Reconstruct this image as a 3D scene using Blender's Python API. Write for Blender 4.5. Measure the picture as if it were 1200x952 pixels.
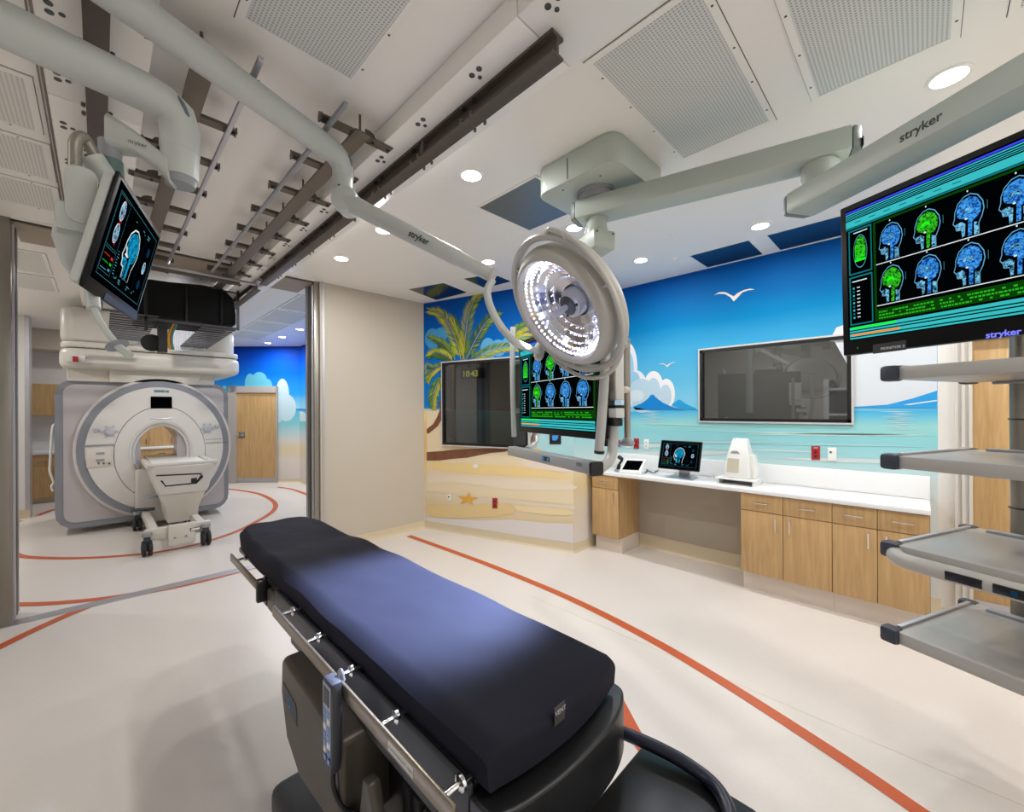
import bpy, bmesh, math, random
from mathutils import Vector, Matrix
random.seed(7)
for o in list(bpy.data.objects):
    bpy.data.objects.remove(o, do_unlink=True)
SC = bpy.context.scene
COL = SC.collection

# ---------------------------------------------------------------- camera
F = 483.0; HY = 481.3; ROLL = 0.0048; YAW = math.radians(45.0); CH = 1.6
_c, _s = math.cos(ROLL), math.sin(ROLL)
FW = Vector((math.sin(YAW), math.cos(YAW), 0)); RT = Vector((math.cos(YAW), -math.sin(YAW), 0)); UP = Vector((0, 0, 1))
cam = bpy.data.cameras.new('camera'); camo = bpy.data.objects.new('camera', cam); COL.objects.link(camo)
cr = RT * _c - UP * _s; cu = RT * _s + UP * _c
m = Matrix((cr, cu, -FW)).transposed().to_4x4(); m.translation = Vector((0, 0, CH))
camo.matrix_world = m
cam.sensor_width = 36; cam.sensor_fit = 'HORIZONTAL'
cam.lens = F / 1200 * 36; cam.shift_y = (HY - 476) / 1200; cam.clip_start = 0.02
SC.camera = camo

# ---------------------------------------------------------------- world and exposure
w = bpy.data.worlds.new('world'); SC.world = w; w.use_nodes = True
w.node_tree.nodes['Background'].inputs[0].default_value = (0.8, 0.85, 0.9, 1)
w.node_tree.nodes['Background'].inputs[1].default_value = 0.02
SC.view_settings.view_transform = 'Standard'; SC.view_settings.look = 'None'
SC.view_settings.gamma = 1; SC.view_settings.use_curve_mapping = False
SC.view_settings.exposure = 0.32
DOWN_W = 9.0       # watts of one recessed downlight
SCAN_W = 15.0       # watts of one scanner room downlight
LAMP_W = 1150.0      # watts of the surgical lamp

# ---------------------------------------------------------------- pixel -> place
def ray(u, v):
    du, dv = u - 600, HY - v
    x = (_c * du + _s * dv) / F; z = (-_s * du + _c * dv) / F
    return FW + RT * x + UP * z
def at_z(u, v, z=0.0):
    r = ray(u, v); p = r * ((z - CH) / r.z); return Vector((p.x, p.y, z))
def at_x(u, v, X):
    r = ray(u, v); p = r * (X / r.x); return Vector((X, p.y, CH + p.z))
def at_y(u, v, Y):
    r = ray(u, v); p = r * (Y / r.y); return Vector((p.x, Y, CH + p.z))
def at_pl(u, v, p, n):
    r = ray(u, v); o = Vector((0, 0, CH)); t = (p - o).dot(n) / r.dot(n); return o + r * t
def at_d(u, v, d):
    r = ray(u, v); return Vector((0, 0, CH)) + r * d

# ---------------------------------------------------------------- materials
def lin(c):
    f = lambda x: (x / 12.92 if x <= 0.04045 else ((x + 0.055) / 1.055) ** 2.4)
    return (f(c[0] / 255), f(c[1] / 255), f(c[2] / 255), 1)
MATS = {}
def mat(name, col, rough=0.5, metal=0.0, noise=0.0, nscale=20.0, stretch=(1, 1, 1), bump=0.0, emit=None, estr=0.0, spec=0.5, coat=0.0, bscale=None):
    if name in MATS: return MATS[name]
    m = bpy.data.materials.new(name); m.use_nodes = True; nt = m.node_tree; b = nt.nodes['Principled BSDF']
    b.inputs['Base Color'].default_value = lin(col); b.inputs['Roughness'].default_value = rough
    b.inputs['Metallic'].default_value = metal; b.inputs['Specular IOR Level'].default_value = spec
    if coat: b.inputs['Coat Weight'].default_value = coat; b.inputs['Coat Roughness'].default_value = 0.08
    if emit: b.inputs['Emission Color'].default_value = lin(emit); b.inputs['Emission Strength'].default_value = estr
    if noise or bump:
        tc = nt.nodes.new('ShaderNodeTexCoord'); mp = nt.nodes.new('ShaderNodeMapping'); mp.inputs['Scale'].default_value = stretch
        nz = nt.nodes.new('ShaderNodeTexNoise'); nz.inputs['Scale'].default_value = nscale; nz.inputs['Detail'].default_value = 4
        nt.links.new(tc.outputs['Object'], mp.inputs[0]); nt.links.new(mp.outputs[0], nz.inputs['Vector'])
        if noise:
            mx = nt.nodes.new('ShaderNodeMix'); mx.data_type = 'RGBA'
            k = 1 - noise; c = lin(col)
            mx.inputs['A'].default_value = (c[0] * k, c[1] * k, c[2] * k, 1)
            mx.inputs['B'].default_value = (min(1, c[0] * (1 + noise)), min(1, c[1] * (1 + noise)), min(1, c[2] * (1 + noise)), 1)
            nt.links.new(nz.outputs['Fac'], mx.inputs['Factor']); nt.links.new(mx.outputs['Result'], b.inputs['Base Color'])
        if bump:
            bp = nt.nodes.new('ShaderNodeBump'); bp.inputs['Strength'].default_value = bump; bp.inputs['Distance'].default_value = 0.01
            src = nz
            if bscale:
                src = nt.nodes.new('ShaderNodeTexNoise'); src.inputs['Scale'].default_value = bscale; nt.links.new(mp.outputs[0], src.inputs['Vector'])
            nt.links.new(src.outputs['Fac'], bp.inputs['Height']); nt.links.new(bp.outputs[0], b.inputs['Normal'])
    MATS[name] = m; return m
def glow(name, col, strength, tex=None):
    if name in MATS: return MATS[name]
    m = bpy.data.materials.new(name); m.use_nodes = True; nt = m.node_tree; nt.nodes.clear()
    o = nt.nodes.new('ShaderNodeOutputMaterial'); e = nt.nodes.new('ShaderNodeEmission')
    e.inputs[0].default_value = lin(col); e.inputs[1].default_value = strength; nt.links.new(e.outputs[0], o.inputs[0])
    if tex:                                   # (second colour, scale): mottled picture on a screen
        tc = nt.nodes.new('ShaderNodeTexCoord'); n = nt.nodes.new('ShaderNodeTexNoise'); n.inputs['Scale'].default_value = tex[1]; n.inputs['Detail'].default_value = 3
        n.inputs['Distortion'].default_value = 1.2
        cr_ = nt.nodes.new('ShaderNodeValToRGB'); cr_.color_ramp.elements[0].position = 0.38; cr_.color_ramp.elements[0].color = lin(tex[0])
        cr_.color_ramp.elements[1].position = 0.62; cr_.color_ramp.elements[1].color = lin(col)
        nt.links.new(tc.outputs['Object'], n.inputs['Vector']); nt.links.new(n.outputs['Fac'], cr_.inputs[0]); nt.links.new(cr_.outputs[0], e.inputs[0])
    MATS[name] = m; return m
def ramp_z(name, stops, rough=0.6, along=None):
    """painted mural wall: colour set by height on the wall (metres)"""
    m = bpy.data.materials.new(name); m.use_nodes = True; nt = m.node_tree; b = nt.nodes['Principled BSDF']
    b.inputs['Roughness'].default_value = rough; b.inputs['Specular IOR Level'].default_value = 0.1
    g = nt.nodes.new('ShaderNodeNewGeometry'); sx = nt.nodes.new('ShaderNodeSeparateXYZ'); nt.links.new(g.outputs['Position'], sx.inputs[0])
    nz = nt.nodes.new('ShaderNodeTexNoise'); nz.inputs['Scale'].default_value = 1.3; mp = nt.nodes.new('ShaderNodeMapping'); mp.inputs['Scale'].default_value = (0.5, 0.5, 2.5)
    nt.links.new(g.outputs['Position'], mp.inputs[0]); nt.links.new(mp.outputs[0], nz.inputs['Vector'])
    ma = nt.nodes.new('ShaderNodeMath'); ma.operation = 'MULTIPLY_ADD'; ma.inputs[1].default_value = 0.16; nt.links.new(nz.outputs['Fac'], ma.inputs[0])
    nt.links.new(sx.outputs['Z'], ma.inputs[2])
    mr = nt.nodes.new('ShaderNodeMapRange'); z0, z1 = stops[0][0], stops[-1][0]
    mr.inputs['From Min'].default_value = z0 + 0.08; mr.inputs['From Max'].default_value = z1 + 0.08; nt.links.new(ma.outputs[0], mr.inputs['Value'])
    cr_ = nt.nodes.new('ShaderNodeValToRGB'); el = cr_.color_ramp.elements
    el[0].position = 0; el[0].color = lin(stops[0][1]); el[1].position = 1; el[1].color = lin(stops[-1][1])
    for z, c in stops[1:-1]:
        e = el.new((z - z0) / (z1 - z0)); e.color = lin(c)
    nt.links.new(mr.outputs[0], cr_.inputs[0]); nt.links.new(cr_.outputs[0], b.inputs['Base Color'])
    MATS[name] = m; return m
def wood(name, c1, c2, rough=0.45, sc=(9, 9, 0.6)):
    m = bpy.data.materials.new(name); m.use_nodes = True; nt = m.node_tree; b = nt.nodes['Principled BSDF']; b.inputs['Roughness'].default_value = rough
    tc = nt.nodes.new('ShaderNodeTexCoord'); mp = nt.nodes.new('ShaderNodeMapping'); mp.inputs['Scale'].default_value = sc
    n = nt.nodes.new('ShaderNodeTexNoise'); n.inputs['Scale'].default_value = 4; n.inputs['Detail'].default_value = 6; n.inputs['Distortion'].default_value = 0.6
    r = nt.nodes.new('ShaderNodeValToRGB'); r.color_ramp.elements[0].position = 0.3; r.color_ramp.elements[0].color = lin(c1)
    r.color_ramp.elements[1].position = 0.7; r.color_ramp.elements[1].color = lin(c2)
    nt.links.new(tc.outputs['Object'], mp.inputs[0]); nt.links.new(mp.outputs[0], n.inputs['Vector']); nt.links.new(n.outputs['Fac'], r.inputs[0]); nt.links.new(r.outputs[0], b.inputs['Base Color'])
    MATS[name] = m; return m
def perforated(name, col, hole, pitch, metal=0.0, rough=0.5):
    m = bpy.data.materials.new(name); m.use_nodes = True; nt = m.node_tree; b = nt.nodes['Principled BSDF']
    b.inputs['Roughness'].default_value = rough; b.inputs['Metallic'].default_value = metal
    tc = nt.nodes.new('ShaderNodeTexCoord'); v = nt.nodes.new('ShaderNodeTexVoronoi'); v.inputs['Scale'].default_value = 1 / pitch; v.inputs['Randomness'].default_value = 0
    v.voronoi_dimensions = '2D'
    mr = nt.nodes.new('ShaderNodeMapRange'); mr.inputs['From Min'].default_value = 0.2; mr.inputs['From Max'].default_value = 0.36
    mx = nt.nodes.new('ShaderNodeMix'); mx.data_type = 'RGBA'; mx.inputs['A'].default_value = lin(hole); mx.inputs['B'].default_value = lin(col)
    nt.links.new(tc.outputs['Object'], v.inputs['Vector']); nt.links.new(v.outputs['Distance'], mr.inputs['Value'])
    nt.links.new(mr.outputs[0], mx.inputs['Factor']); nt.links.new(mx.outputs['Result'], b.inputs['Base Color'])
    MATS[name] = m; return m
def glassy(name, tint, refl=0.12):
    m = bpy.data.materials.new(name); m.use_nodes = True; nt = m.node_tree; nt.nodes.clear()
    o = nt.nodes.new('ShaderNodeOutputMaterial'); t = nt.nodes.new('ShaderNodeBsdfTransparent'); t.inputs[0].default_value = lin(tint)
    g = nt.nodes.new('ShaderNodeBsdfGlossy'); g.inputs['Roughness'].default_value = 0.02
    f = nt.nodes.new('ShaderNodeFresnel'); f.inputs[0].default_value = 1.5; ad = nt.nodes.new('ShaderNodeMath'); ad.inputs[1].default_value = refl - 0.04
    nt.links.new(f.outputs[0], ad.inputs[0]); mx = nt.nodes.new('ShaderNodeMixShader'); nt.links.new(ad.outputs[0], mx.inputs[0])
    nt.links.new(t.outputs[0], mx.inputs[1]); nt.links.new(g.outputs[0], mx.inputs[2]); nt.links.new(mx.outputs[0], o.inputs[0])
    MATS[name] = m; return m

BRIGHTW = mat('bright_white_paint', (248, 246, 242), 0.6, noise=0.01, nscale=3)
WALL = mat('wall_paint', (196, 185, 169), 0.6, noise=0.02, nscale=3)
WHITEW = mat('white_wall_paint', (226, 222, 216), 0.55, noise=0.015, nscale=3)
CEIL = mat('ceiling_paint', (250, 246, 240), 0.35, noise=0.01, nscale=1.5)
SOFF = mat('soffit_paint', (248, 245, 238), 0.35, noise=0.01, nscale=2)
FLOOR = mat('sheet_vinyl', (222, 214, 207), 0.32, noise=0.035, nscale=60, bump=0.04, bscale=9, spec=0.4)
TOE = mat('toe_kick_lit_vinyl', (226, 212, 198), 0.4, noise=0.03, nscale=40)  # paler copy of the cove base colour, bright light on it painted in
COVE = mat('cove_base_vinyl', (212, 196, 166), 0.4, noise=0.03, nscale=40)
ORANGE = mat('orange_vinyl', (196, 88, 42), 0.4, noise=0.18, nscale=260)
STEEL = mat('brushed_steel', (150, 145, 136), 0.35, 0.9, noise=0.12, nscale=30, stretch=(1, 1, 0.05))
ALU = mat('aluminium', (190, 190, 196), 0.38, 0.85, noise=0.05, nscale=50)
CHROME = mat('chrome', (225, 226, 230), 0.12, 1.0)
DARKST = mat('dark_steel', (88, 80, 72), 0.5, 0.35, noise=0.15, nscale=12)
BRACK = mat('bracket_steel', (104, 97, 86), 0.45, 0.5, noise=0.15, nscale=25)
PLATE = mat('plate_steel', (112, 103, 93), 0.45, 0.45, noise=0.1, nscale=10)
ARMP = mat('boom_paint', (186, 193, 184), 0.4, noise=0.02, nscale=8)
ARMW = mat('light_arm_paint', (196, 200, 194), 0.38, noise=0.02, nscale=8)
LAMPP = mat('lamp_paint', (190, 187, 178), 0.4, noise=0.02, nscale=8)
MRIW = mat('scanner_white', (218, 214, 209), 0.3, noise=0.015, nscale=4, coat=0.3)
MRIC = mat('scanner_cream', (212, 207, 196), 0.35, noise=0.015, nscale=4)
MRIG = mat('scanner_grey_rim', (140, 143, 152), 0.35, 0.3)
MRIL = mat('scanner_lilac_panel', (186, 180, 182), 0.3, noise=0.02, nscale=4, coat=0.3)
BLACKP = mat('black_plastic', (20, 20, 22), 0.35, noise=0.1, nscale=40)
BLACKM = mat('black_rubber', (30, 31, 34), 0.6, noise=0.1, nscale=40)
DARKG = mat('dark_grey_plastic', (58, 60, 66), 0.45, noise=0.05, nscale=40)
NAVY = mat('navy_bumper', (52, 58, 70), 0.5, noise=0.05, nscale=40)
GREYP = mat('grey_plastic', (150, 152, 156), 0.45, noise=0.03, nscale=30)
SHELF = mat('shelf_paint', (172, 169, 163), 0.32, noise=0.02, nscale=8)
WHITEP = mat('white_plastic', (236, 236, 232), 0.3)
WCOUNT = mat('white_counter', (240, 240, 240), 0.25, noise=0.01, nscale=40)
REDP = mat('red_plastic', (165, 28, 34), 0.4)
MAPLE = wood('maple_laminate', (180, 142, 94), (202, 166, 116))
MAPLED = wood('maple_door', (182, 144, 94), (204, 168, 116))
FABRIC = mat('mattress_vinyl', (38, 38, 46), 0.6, noise=0.08, nscale=5, bump=0.25, bscale=5, spec=0.03)
TABLEM = mat('table_metal', (84, 78, 70), 0.4, 0.5, noise=0.1, nscale=15)
RAILM = mat('rail_steel', (140, 130, 116), 0.3, 0.9, noise=0.08, nscale=30)
SCRN = mat('screen_black', (3, 4, 6), 0.2, spec=0.0)
GROUT = mat('shadow_gap', (46, 38, 30), 0.7)
PERF = perforated('perforated_sheet', (222, 223, 219), (164, 166, 163), 0.0135)
PERF2 = perforated('perforated_sheet_fine', (232, 229, 223), (190, 187, 180), 0.016)
BRUSHED = mat('brushed_sheet', (150, 152, 150), 0.42, 0.9, noise=0.05, nscale=20)
MIRR = mat('polished_sheet', (128, 132, 132), 0.16, 0.95)
GLASS = glassy('window_glass', (158, 158, 156), 0.13)

# ---------------------------------------------------------------- mesh building
def rounded_rect(x0, x1, y0, y1, r, n=5):
    pts = []
    for cx, cy, a0 in ((x1 - r, y1 - r, 0), (x0 + r, y1 - r, 90), (x0 + r, y0 + r, 180), (x1 - r, y0 + r, 270)):
        for i in range(n + 1):
            a = math.radians(a0 + 90 * i / n); pts.append((cx + r * math.cos(a), cy + r * math.sin(a)))
    return pts
def bez(p, n=16):
    """Catmull-Rom through points (any dimension tuples)"""
    P = [Vector(q) for q in p]; out = []
    for i in range(len(P) - 1):
        a = P[i - 1] if i else P[0] * 2 - P[1]; b, c = P[i], P[i + 1]; d = P[i + 2] if i + 2 < len(P) else P[-1] * 2 - P[-2]
        for k in range(n):
            t = k / n
            out.append(0.5 * ((2 * b) + (c - a) * t + (2 * a - 5 * b + 4 * c - d) * t * t + (3 * b - a - 3 * c + d) * t ** 3))
    out.append(P[-1]); return out
XF = {}
class MB:
    def __init__(self): self.v = []; self.f = []
    def add(self, vs, fs):
        k = len(self.v); self.v += [Vector(p) for p in vs]; self.f += [[i + k for i in f] for f in fs]; return self
    def box(self, x0, x1, y0, y1, z0, z1):
        return self.add([(x, y, z) for z in (z0, z1) for y in (y0, y1) for x in (x0, x1)],
                        [(0, 2, 3, 1), (4, 5, 7, 6), (0, 1, 5, 4), (2, 6, 7, 3), (0, 4, 6, 2), (1, 3, 7, 5)])
    def obox(self, c, a, b, d):
        """oriented box: centre and three half-extent vectors"""
        c, a, b, d = Vector(c), Vector(a), Vector(b), Vector(d)
        vs = [c + a * i + b * j + d * k for k in (-1, 1) for j in (-1, 1) for i in (-1, 1)]
        return self.add(vs, [(0, 2, 3, 1), (4, 5, 7, 6), (0, 1, 5, 4), (2, 6, 7, 3), (0, 4, 6, 2), (1, 3, 7, 5)])
    def prism(self, poly, off):
        """planar 3d polygon extruded by off"""
        n = len(poly); off = Vector(off); a = [Vector(p) for p in poly]
        return self.add(a + [p + off for p in a], [tuple(range(n))[::-1], tuple(range(n, 2 * n))] + [(i, (i + 1) % n, n + (i + 1) % n, n + i) for i in range(n)])
    def poly(self, pts): return self.add(pts, [tuple(range(len(pts)))])
    def cyl(self, p0, p1, r0, r1=None, n=20, caps=True):
        return self.tube([p0, p1], [r0, r0 if r1 is None else r1], n, caps)
    def tube(self, pts, r, n=12, caps=True):
        P = [Vector(p) for p in pts]; m = len(P); R = r if isinstance(r, (list, tuple)) else [r] * m
        t0 = (P[1] - P[0]).normalized(); ref = Vector((0, 0, 1)) if abs(t0.z) < 0.9 else Vector((1, 0, 0))
        a = t0.cross(ref).normalized(); vs = []; fs = []
        for i, p in enumerate(P):
            t = (P[min(i + 1, m - 1)] - P[max(i - 1, 0)]).normalized()
            a = (a - t * a.dot(t)).normalized(); b = t.cross(a)
            vs += [p + (a * math.cos(2 * math.pi * k / n) + b * math.sin(2 * math.pi * k / n)) * R[i] for k in range(n)]
        for i in range(m - 1):
            fs += [(i * n + k, i * n + (k + 1) % n, (i + 1) * n + (k + 1) % n, (i + 1) * n + k) for k in range(n)]
        if caps: fs += [tuple(range(n))[::-1], tuple(range((m - 1) * n, m * n))]
        return self.add(vs, fs)
    def lathe(self, prof, o, ax, n=40, e1=None, sx=1.0, sy=1.0, close=False, caps=True):
        """profile of (radius, height) round axis ax at o"""
        o, ax = Vector(o), Vector(ax).normalized()
        e1 = Vector(e1) if e1 else ax.orthogonal(); e1 = (e1 - ax * e1.dot(ax)).normalized(); e2 = ax.cross(e1)
        vs = []; fs = []; m = len(prof)
        for r, h in prof:
            vs += [o + ax * h + e1 * (r * sx * math.cos(2 * math.pi * k / n)) + e2 * (r * sy * math.sin(2 * math.pi * k / n)) for k in range(n)]
        rng = range(m) if close else range(m - 1)
        for i in rng:
            j = (i + 1) % m
            fs += [(i * n + k, i * n + (k + 1) % n, j * n + (k + 1) % n, j * n + k) for k in range(n)]
        if not close and caps:
            if prof[0][0] > 1e-6: fs.append(tuple(range(n))[::-1])
            if prof[-1][0] > 1e-6: fs.append(tuple(range((m - 1) * n, m * n)))
        return self.add(vs, fs)
    def strip(self, left, right, z=None):
        n = len(left); return self.add(list(left) + list(right), [(i, i + 1, n + i + 1, n + i) for i in range(n - 1)])
    def build(self, name, material, parent=None, bevel=0.0, segs=2, ang=38, origin=None, smooth=True, label=None, sub=0):
        vs = self.v
        if parent is not None:
            M = XF[parent.name]; inv = M.inverted(); vs = [inv @ p for p in vs]
        elif origin is not None:
            M = Matrix.Translation(Vector(origin)); vs = [p - Vector(origin) for p in vs]
        else: M = Matrix.Identity(4)
        me = bpy.data.meshes.new(name); bm = bmesh.new()
        bv = [bm.verts.new(p) for p in vs]
        for f in self.f:
            try: bm.faces.new([bv[i] for i in f])
            except ValueError: pass
        bmesh.ops.remove_doubles(bm, verts=bm.verts, dist=1e-6)
        bmesh.ops.recalc_face_normals(bm, faces=bm.faces)
        if bevel:
            ed = [e for e in bm.edges if len(e.link_faces) == 2 and e.calc_face_angle(0) > math.radians(30)]
            bmesh.ops.bevel(bm, geom=ed, offset=bevel, segments=segs, affect='EDGES', clamp_overlap=True, profile=0.5)
        if sub:
            bmesh.ops.subdivide_edges(bm, edges=bm.edges, cuts=sub, use_grid_fill=True)
        bm.to_mesh(me); bm.free()
        if smooth:
            me.polygons.foreach_set('use_smooth', [True] * len(me.polygons)); me.set_sharp_from_angle(angle=math.radians(ang))
        me.materials.append(material)
        o = bpy.data.objects.new(name, me); COL.objects.link(o)
        if parent is not None: o.parent = parent
        elif origin is not None: o.location = origin
        XF[o.name] = M
        if label: o['label'] = label
        return o
def thing(name, label, cat, loc=(0, 0, 0), group=None, rotz=0.0):
    o = bpy.data.objects.new(name, None); COL.objects.link(o); o.location = loc; o.rotation_euler = (0, 0, rotz); o.empty_display_size = 0.1
    XF[o.name] = Matrix.Translation(Vector(loc)) @ Matrix.Rotation(rotz, 4, 'Z')
    o['label'] = label; o['category'] = cat
    if group: o['group'] = group
    return o
def tag(o, label, cat, group=None):
    o['label'] = label; o['category'] = cat
    if group: o['group'] = group
    return o
def struct(o, label=None):
    o['kind'] = 'structure'
    if label: o['label'] = label
    return o
def copy_tree(o, parent=None, loc=None, label=None):
    n = o.copy(); COL.objects.link(n)
    if parent is not None: n.parent = parent
    if loc is not None: n.location = loc
    if label: n['label'] = label
    for ch in list(o.children): copy_tree(ch, n)
    return n
def text_mesh(name, s, size, o, ex, ey, material, parent, depth=0.0, bold=0.0, align='LEFT', shear=0.0):
    """lettering lying in the plane (ex, ey) with its start at o"""
    cu_ = bpy.data.curves.new(name, 'FONT'); cu_.body = s; cu_.size = size; cu_.offset = bold; cu_.extrude = depth; cu_.align_x = align; cu_.shear = shear
    cu_.resolution_u = 3
    t = bpy.data.objects.new(name + '_tmp', cu_); COL.objects.link(t)
    dg = bpy.context.evaluated_depsgraph_get(); me = bpy.data.meshes.new_from_object(t.evaluated_get(dg))
    bpy.data.objects.remove(t, do_unlink=True); bpy.data.curves.remove(cu_)
    ex, ey = Vector(ex).normalized(), Vector(ey).normalized(); ez = ex.cross(ey)
    M = Matrix((ex, ey, ez)).transposed().to_4x4(); M.translation = Vector(o)
    if parent is not None: M = XF[parent.name].inverted() @ M
    me.transform(M); me.materials.clear(); me.materials.append(material)
    ob = bpy.data.objects.new(name, me); COL.objects.link(ob); XF[ob.name] = XF[parent.name] if parent is not None else Matrix.Identity(4)
    if parent is not None: ob.parent = parent
    return ob
INK = mat('dark_ink', (70, 74, 74), 0.6)
# ================================================================ the setting
CZ = 3.075; XL, XR, YB, YF = -3.0, 4.5, -3.2, 4.85
fl = struct(MB().box(-3.2, 8.2, -3.4, 12.2, -0.06, 0).build('floor', FLOOR), 'cream speckled sheet vinyl floor')
struct(MB().box(-3.2, 8.2, -3.4, 12.2, CZ, CZ + 0.08).build('ceiling', CEIL), 'off-white flat ceiling')
# stripes set into the floor
def floor_strip(name, px, width, material, lift=0.0015, n=8, label=None, z=0):
    c = bez([tuple(at_z(u, v)) for u, v in px], n); L = []; R = []
    for i, p in enumerate(c):
        t = (c[min(i + 1, len(c) - 1)] - c[max(i - 1, 0)]).normalized(); nn = Vector((-t.y, t.x, 0)) * width / 2
        L.append(p + nn + Vector((0, 0, lift))); R.append(p - nn + Vector((0, 0, lift)))
    m_ = MB(); n_ = len(L); dn = Vector((0, 0, -0.001))
    m_.add(L + R, [(i, i + 1, n_ + i + 1, n_ + i) for i in range(n_ - 1)])
    return m_.build(name, material, fl, label=label)
STR = [[(479, 628.3), (560, 657.5), (640, 689.5), (700, 717), (765, 751), (830, 789), (900, 833), (960, 872), (1020, 912), (1095, 964)],
       [(12, 646), (22, 651.5), (45, 654), (90, 654.5), (140, 652), (190, 646.5), (235, 637), (275, 624), (300, 612), (318, 601), (323, 593), (318, 586), (303, 579), (278, 574.5), (262, 573)],
       [(12, 646), (10, 640), (14, 616), (24, 610.5)],
       [(44, 604.5), (63, 597.5), (90, 590)],
       [(10, 709), (60, 707.5), (120, 702), (170, 694)],
       [(-30, 773), (0, 758.5), (40, 739), (80, 721), (112, 708.5), (135, 702), (180, 693.5), (230, 683), (285, 669), (320, 660)],
       [(326, 571), (345, 574.5), (366, 582.5)],
       [(720, 815), (742, 858), (757, 880), (780, 915)]]
for i, p in enumerate(STR):
    struct(floor_strip('floor_stripe', p, 0.075, ORANGE, lift=0.0015 + 0.0002 * i), 'burnt orange inlaid floor stripe')
struct(MB().box(-0.55, 1.80, 4.84, 4.965, -0.01, 0.003).build('threshold_strip', ALU, fl), 'flat metal threshold strip across the opening')
for x in (2.62,):
    struct(MB().box(x - 0.002, x + 0.002, -3.2, 2.4, 0, 0.0006).build('floor_seam', COVE, fl))

# walls of the operating room
struct(MB().box(XL - 0.12, XL, YB, 12.1, 0, CZ).build('wall_left', BRIGHTW))
struct(MB().box(XL, 8.2, YB - 0.12, YB, 0, CZ).build('wall_back', BRIGHTW))
JL0, JL1, JR0, JR1 = -0.56, -0.47, 1.715, 1.79
struct(MB().box(XL, JL0, YF, 5.15, 0, CZ).build('wall_front_left', WALL))
PA, PB = Vector((3.145, 4.85, 0)), Vector((3.76, 2.785, 0)); PE = (PB - PA).normalized(); PN = Vector((PE.y, -PE.x, 0))
if PN.x > 0: PN = -PN
wf = struct(MB().box(JR1, 3.3, YF, 5.15, 0, CZ).build('wall_front', WALL), 'plain beige wall beside the scanner opening')
for nm, x0, x1 in (('door_jamb_left', JL0, JL1), ('door_jamb_right', JR0, JR1)):
    j = MB().box(x0, x1, 4.87, 5.15, 0, CZ).build(nm, STEEL, bevel=0.004); struct(j, 'tall brushed steel door post of the sliding door opening')
    inner = x1 if nm.endswith('left') else x0; sg = 1 if nm.endswith('left') else -1
    for k, yy in enumerate((4.90, 4.98, 5.06)):
        MB().box(min(inner, inner + sg * 0.012), max(inner, inner + sg * 0.012), yy, yy + 0.035, 0.03, CZ - 0.04).build('seal_rib', BRACK if k % 2 else ALU, j)
    if nm.endswith('right'): MB().box(JR1 - 0.02, JR1, 4.845, 4.87, 0, CZ).build('edge_strip', WALL, j)
MB().box(JR1, JR1 + 0.028, YF - 0.012, YF, 0, CZ).build('corner_guard', ALU, wf, label='light grey corner guard strip')
sl = struct(MB().box(JL1, JR0, 4.85, 4.905, CZ - 0.012, CZ).build('trim_1', GROUT), 'dark door track slot in the ceiling')
struct(MB().box(JL1, JR0, 4.905, 5.42, CZ - 0.02, CZ).build('trim_2', mat('soffit_tan', (166, 152, 134), 0.6)), 'tan soffit band behind the door track')
struct(MB().box(JL1, JR0, 4.82, 4.85, CZ - 0.012, CZ).build('trim_3', SOFF))

def wall_with_holes(name, o, e, n, L, H, holes, th, material):
    """wall from o along unit e, holes as (s0, s1, z0, z1)"""
    m_ = MB(); cuts = sorted({0, L} | {h[0] for h in holes} | {h[1] for h in holes})
    def slab(s0, s1, z0, z1):
        if s1 - s0 < 1e-4 or z1 - z0 < 1e-4: return
        p = [o + e * s0, o + e * s1, o + e * s1 - n * th, o + e * s0 - n * th]
        m_.prism([q + Vector((0, 0, z0)) for q in p], (0, 0, z1 - z0))
    for a, b in zip(cuts, cuts[1:]):
        hs = [h for h in holes if h[0] <= a + 1e-5 and h[1] >= b - 1e-5]; z = 0
        for h in sorted(hs, key=lambda q: q[2]): slab(a, b, z, h[2]); z = h[3]
        slab(a, b, z, H)
    return m_.build(name, material, smooth=False)
# mural wall with the palm
def palm(u, v): return at_pl(u, v, PA, PN)
def ps(u, v): return (palm(u, v) - PA).dot(PE)
pL = (PB - PA).length
w1s0, w1s1 = ps(521, 480), ps(620.6, 480); w1z0, w1z1 = palm(560, 522.5).z, palm(521, 426).z
zs = lambda v, u=505: palm(u, v).z
SKYP = ramp_z('palm_mural_paint', [(0, (222, 216, 214)), (zs(607), (220, 214, 212)), (zs(596), (222, 200, 158)), (zs(575), (226, 212, 188)), (zs(548), (230, 206, 150)), (zs(532), (226, 190, 120)), (zs(500), (228, 200, 140)),
     (zs(483), (236, 214, 160)), (zs(481), (20, 130, 200)), (zs(450), (12, 120, 200)), (zs(400), (0, 98, 186)), (zs(354), (0, 76, 162)), (CZ, (0, 74, 160))])
wp = struct(wall_with_holes('wall_mural_palm', PA, PE, PN, pL, CZ, [(w1s0, w1s1, w1z0, w1z1)], 0.12, SKYP), 'wall painted with a palm tree and sandy beach mural')
wr = struct(MB().box(3.76, XR, 2.785, 2.9, 0, CZ).build('wall_return', ramp_z('return_mural_paint', [(0, (222, 216, 214)), (0.5, (226, 212, 190)), (0.75, (230, 208, 158)), (0.96, (228, 212, 180)), (1.02, (196, 214, 212)), (1.35, (150, 205, 212)), (1.6, (110, 190, 205)), (1.9, (90, 175, 215)), (CZ, (0, 74, 160))])), 'short return wall carrying the beach mural round the corner')
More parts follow.
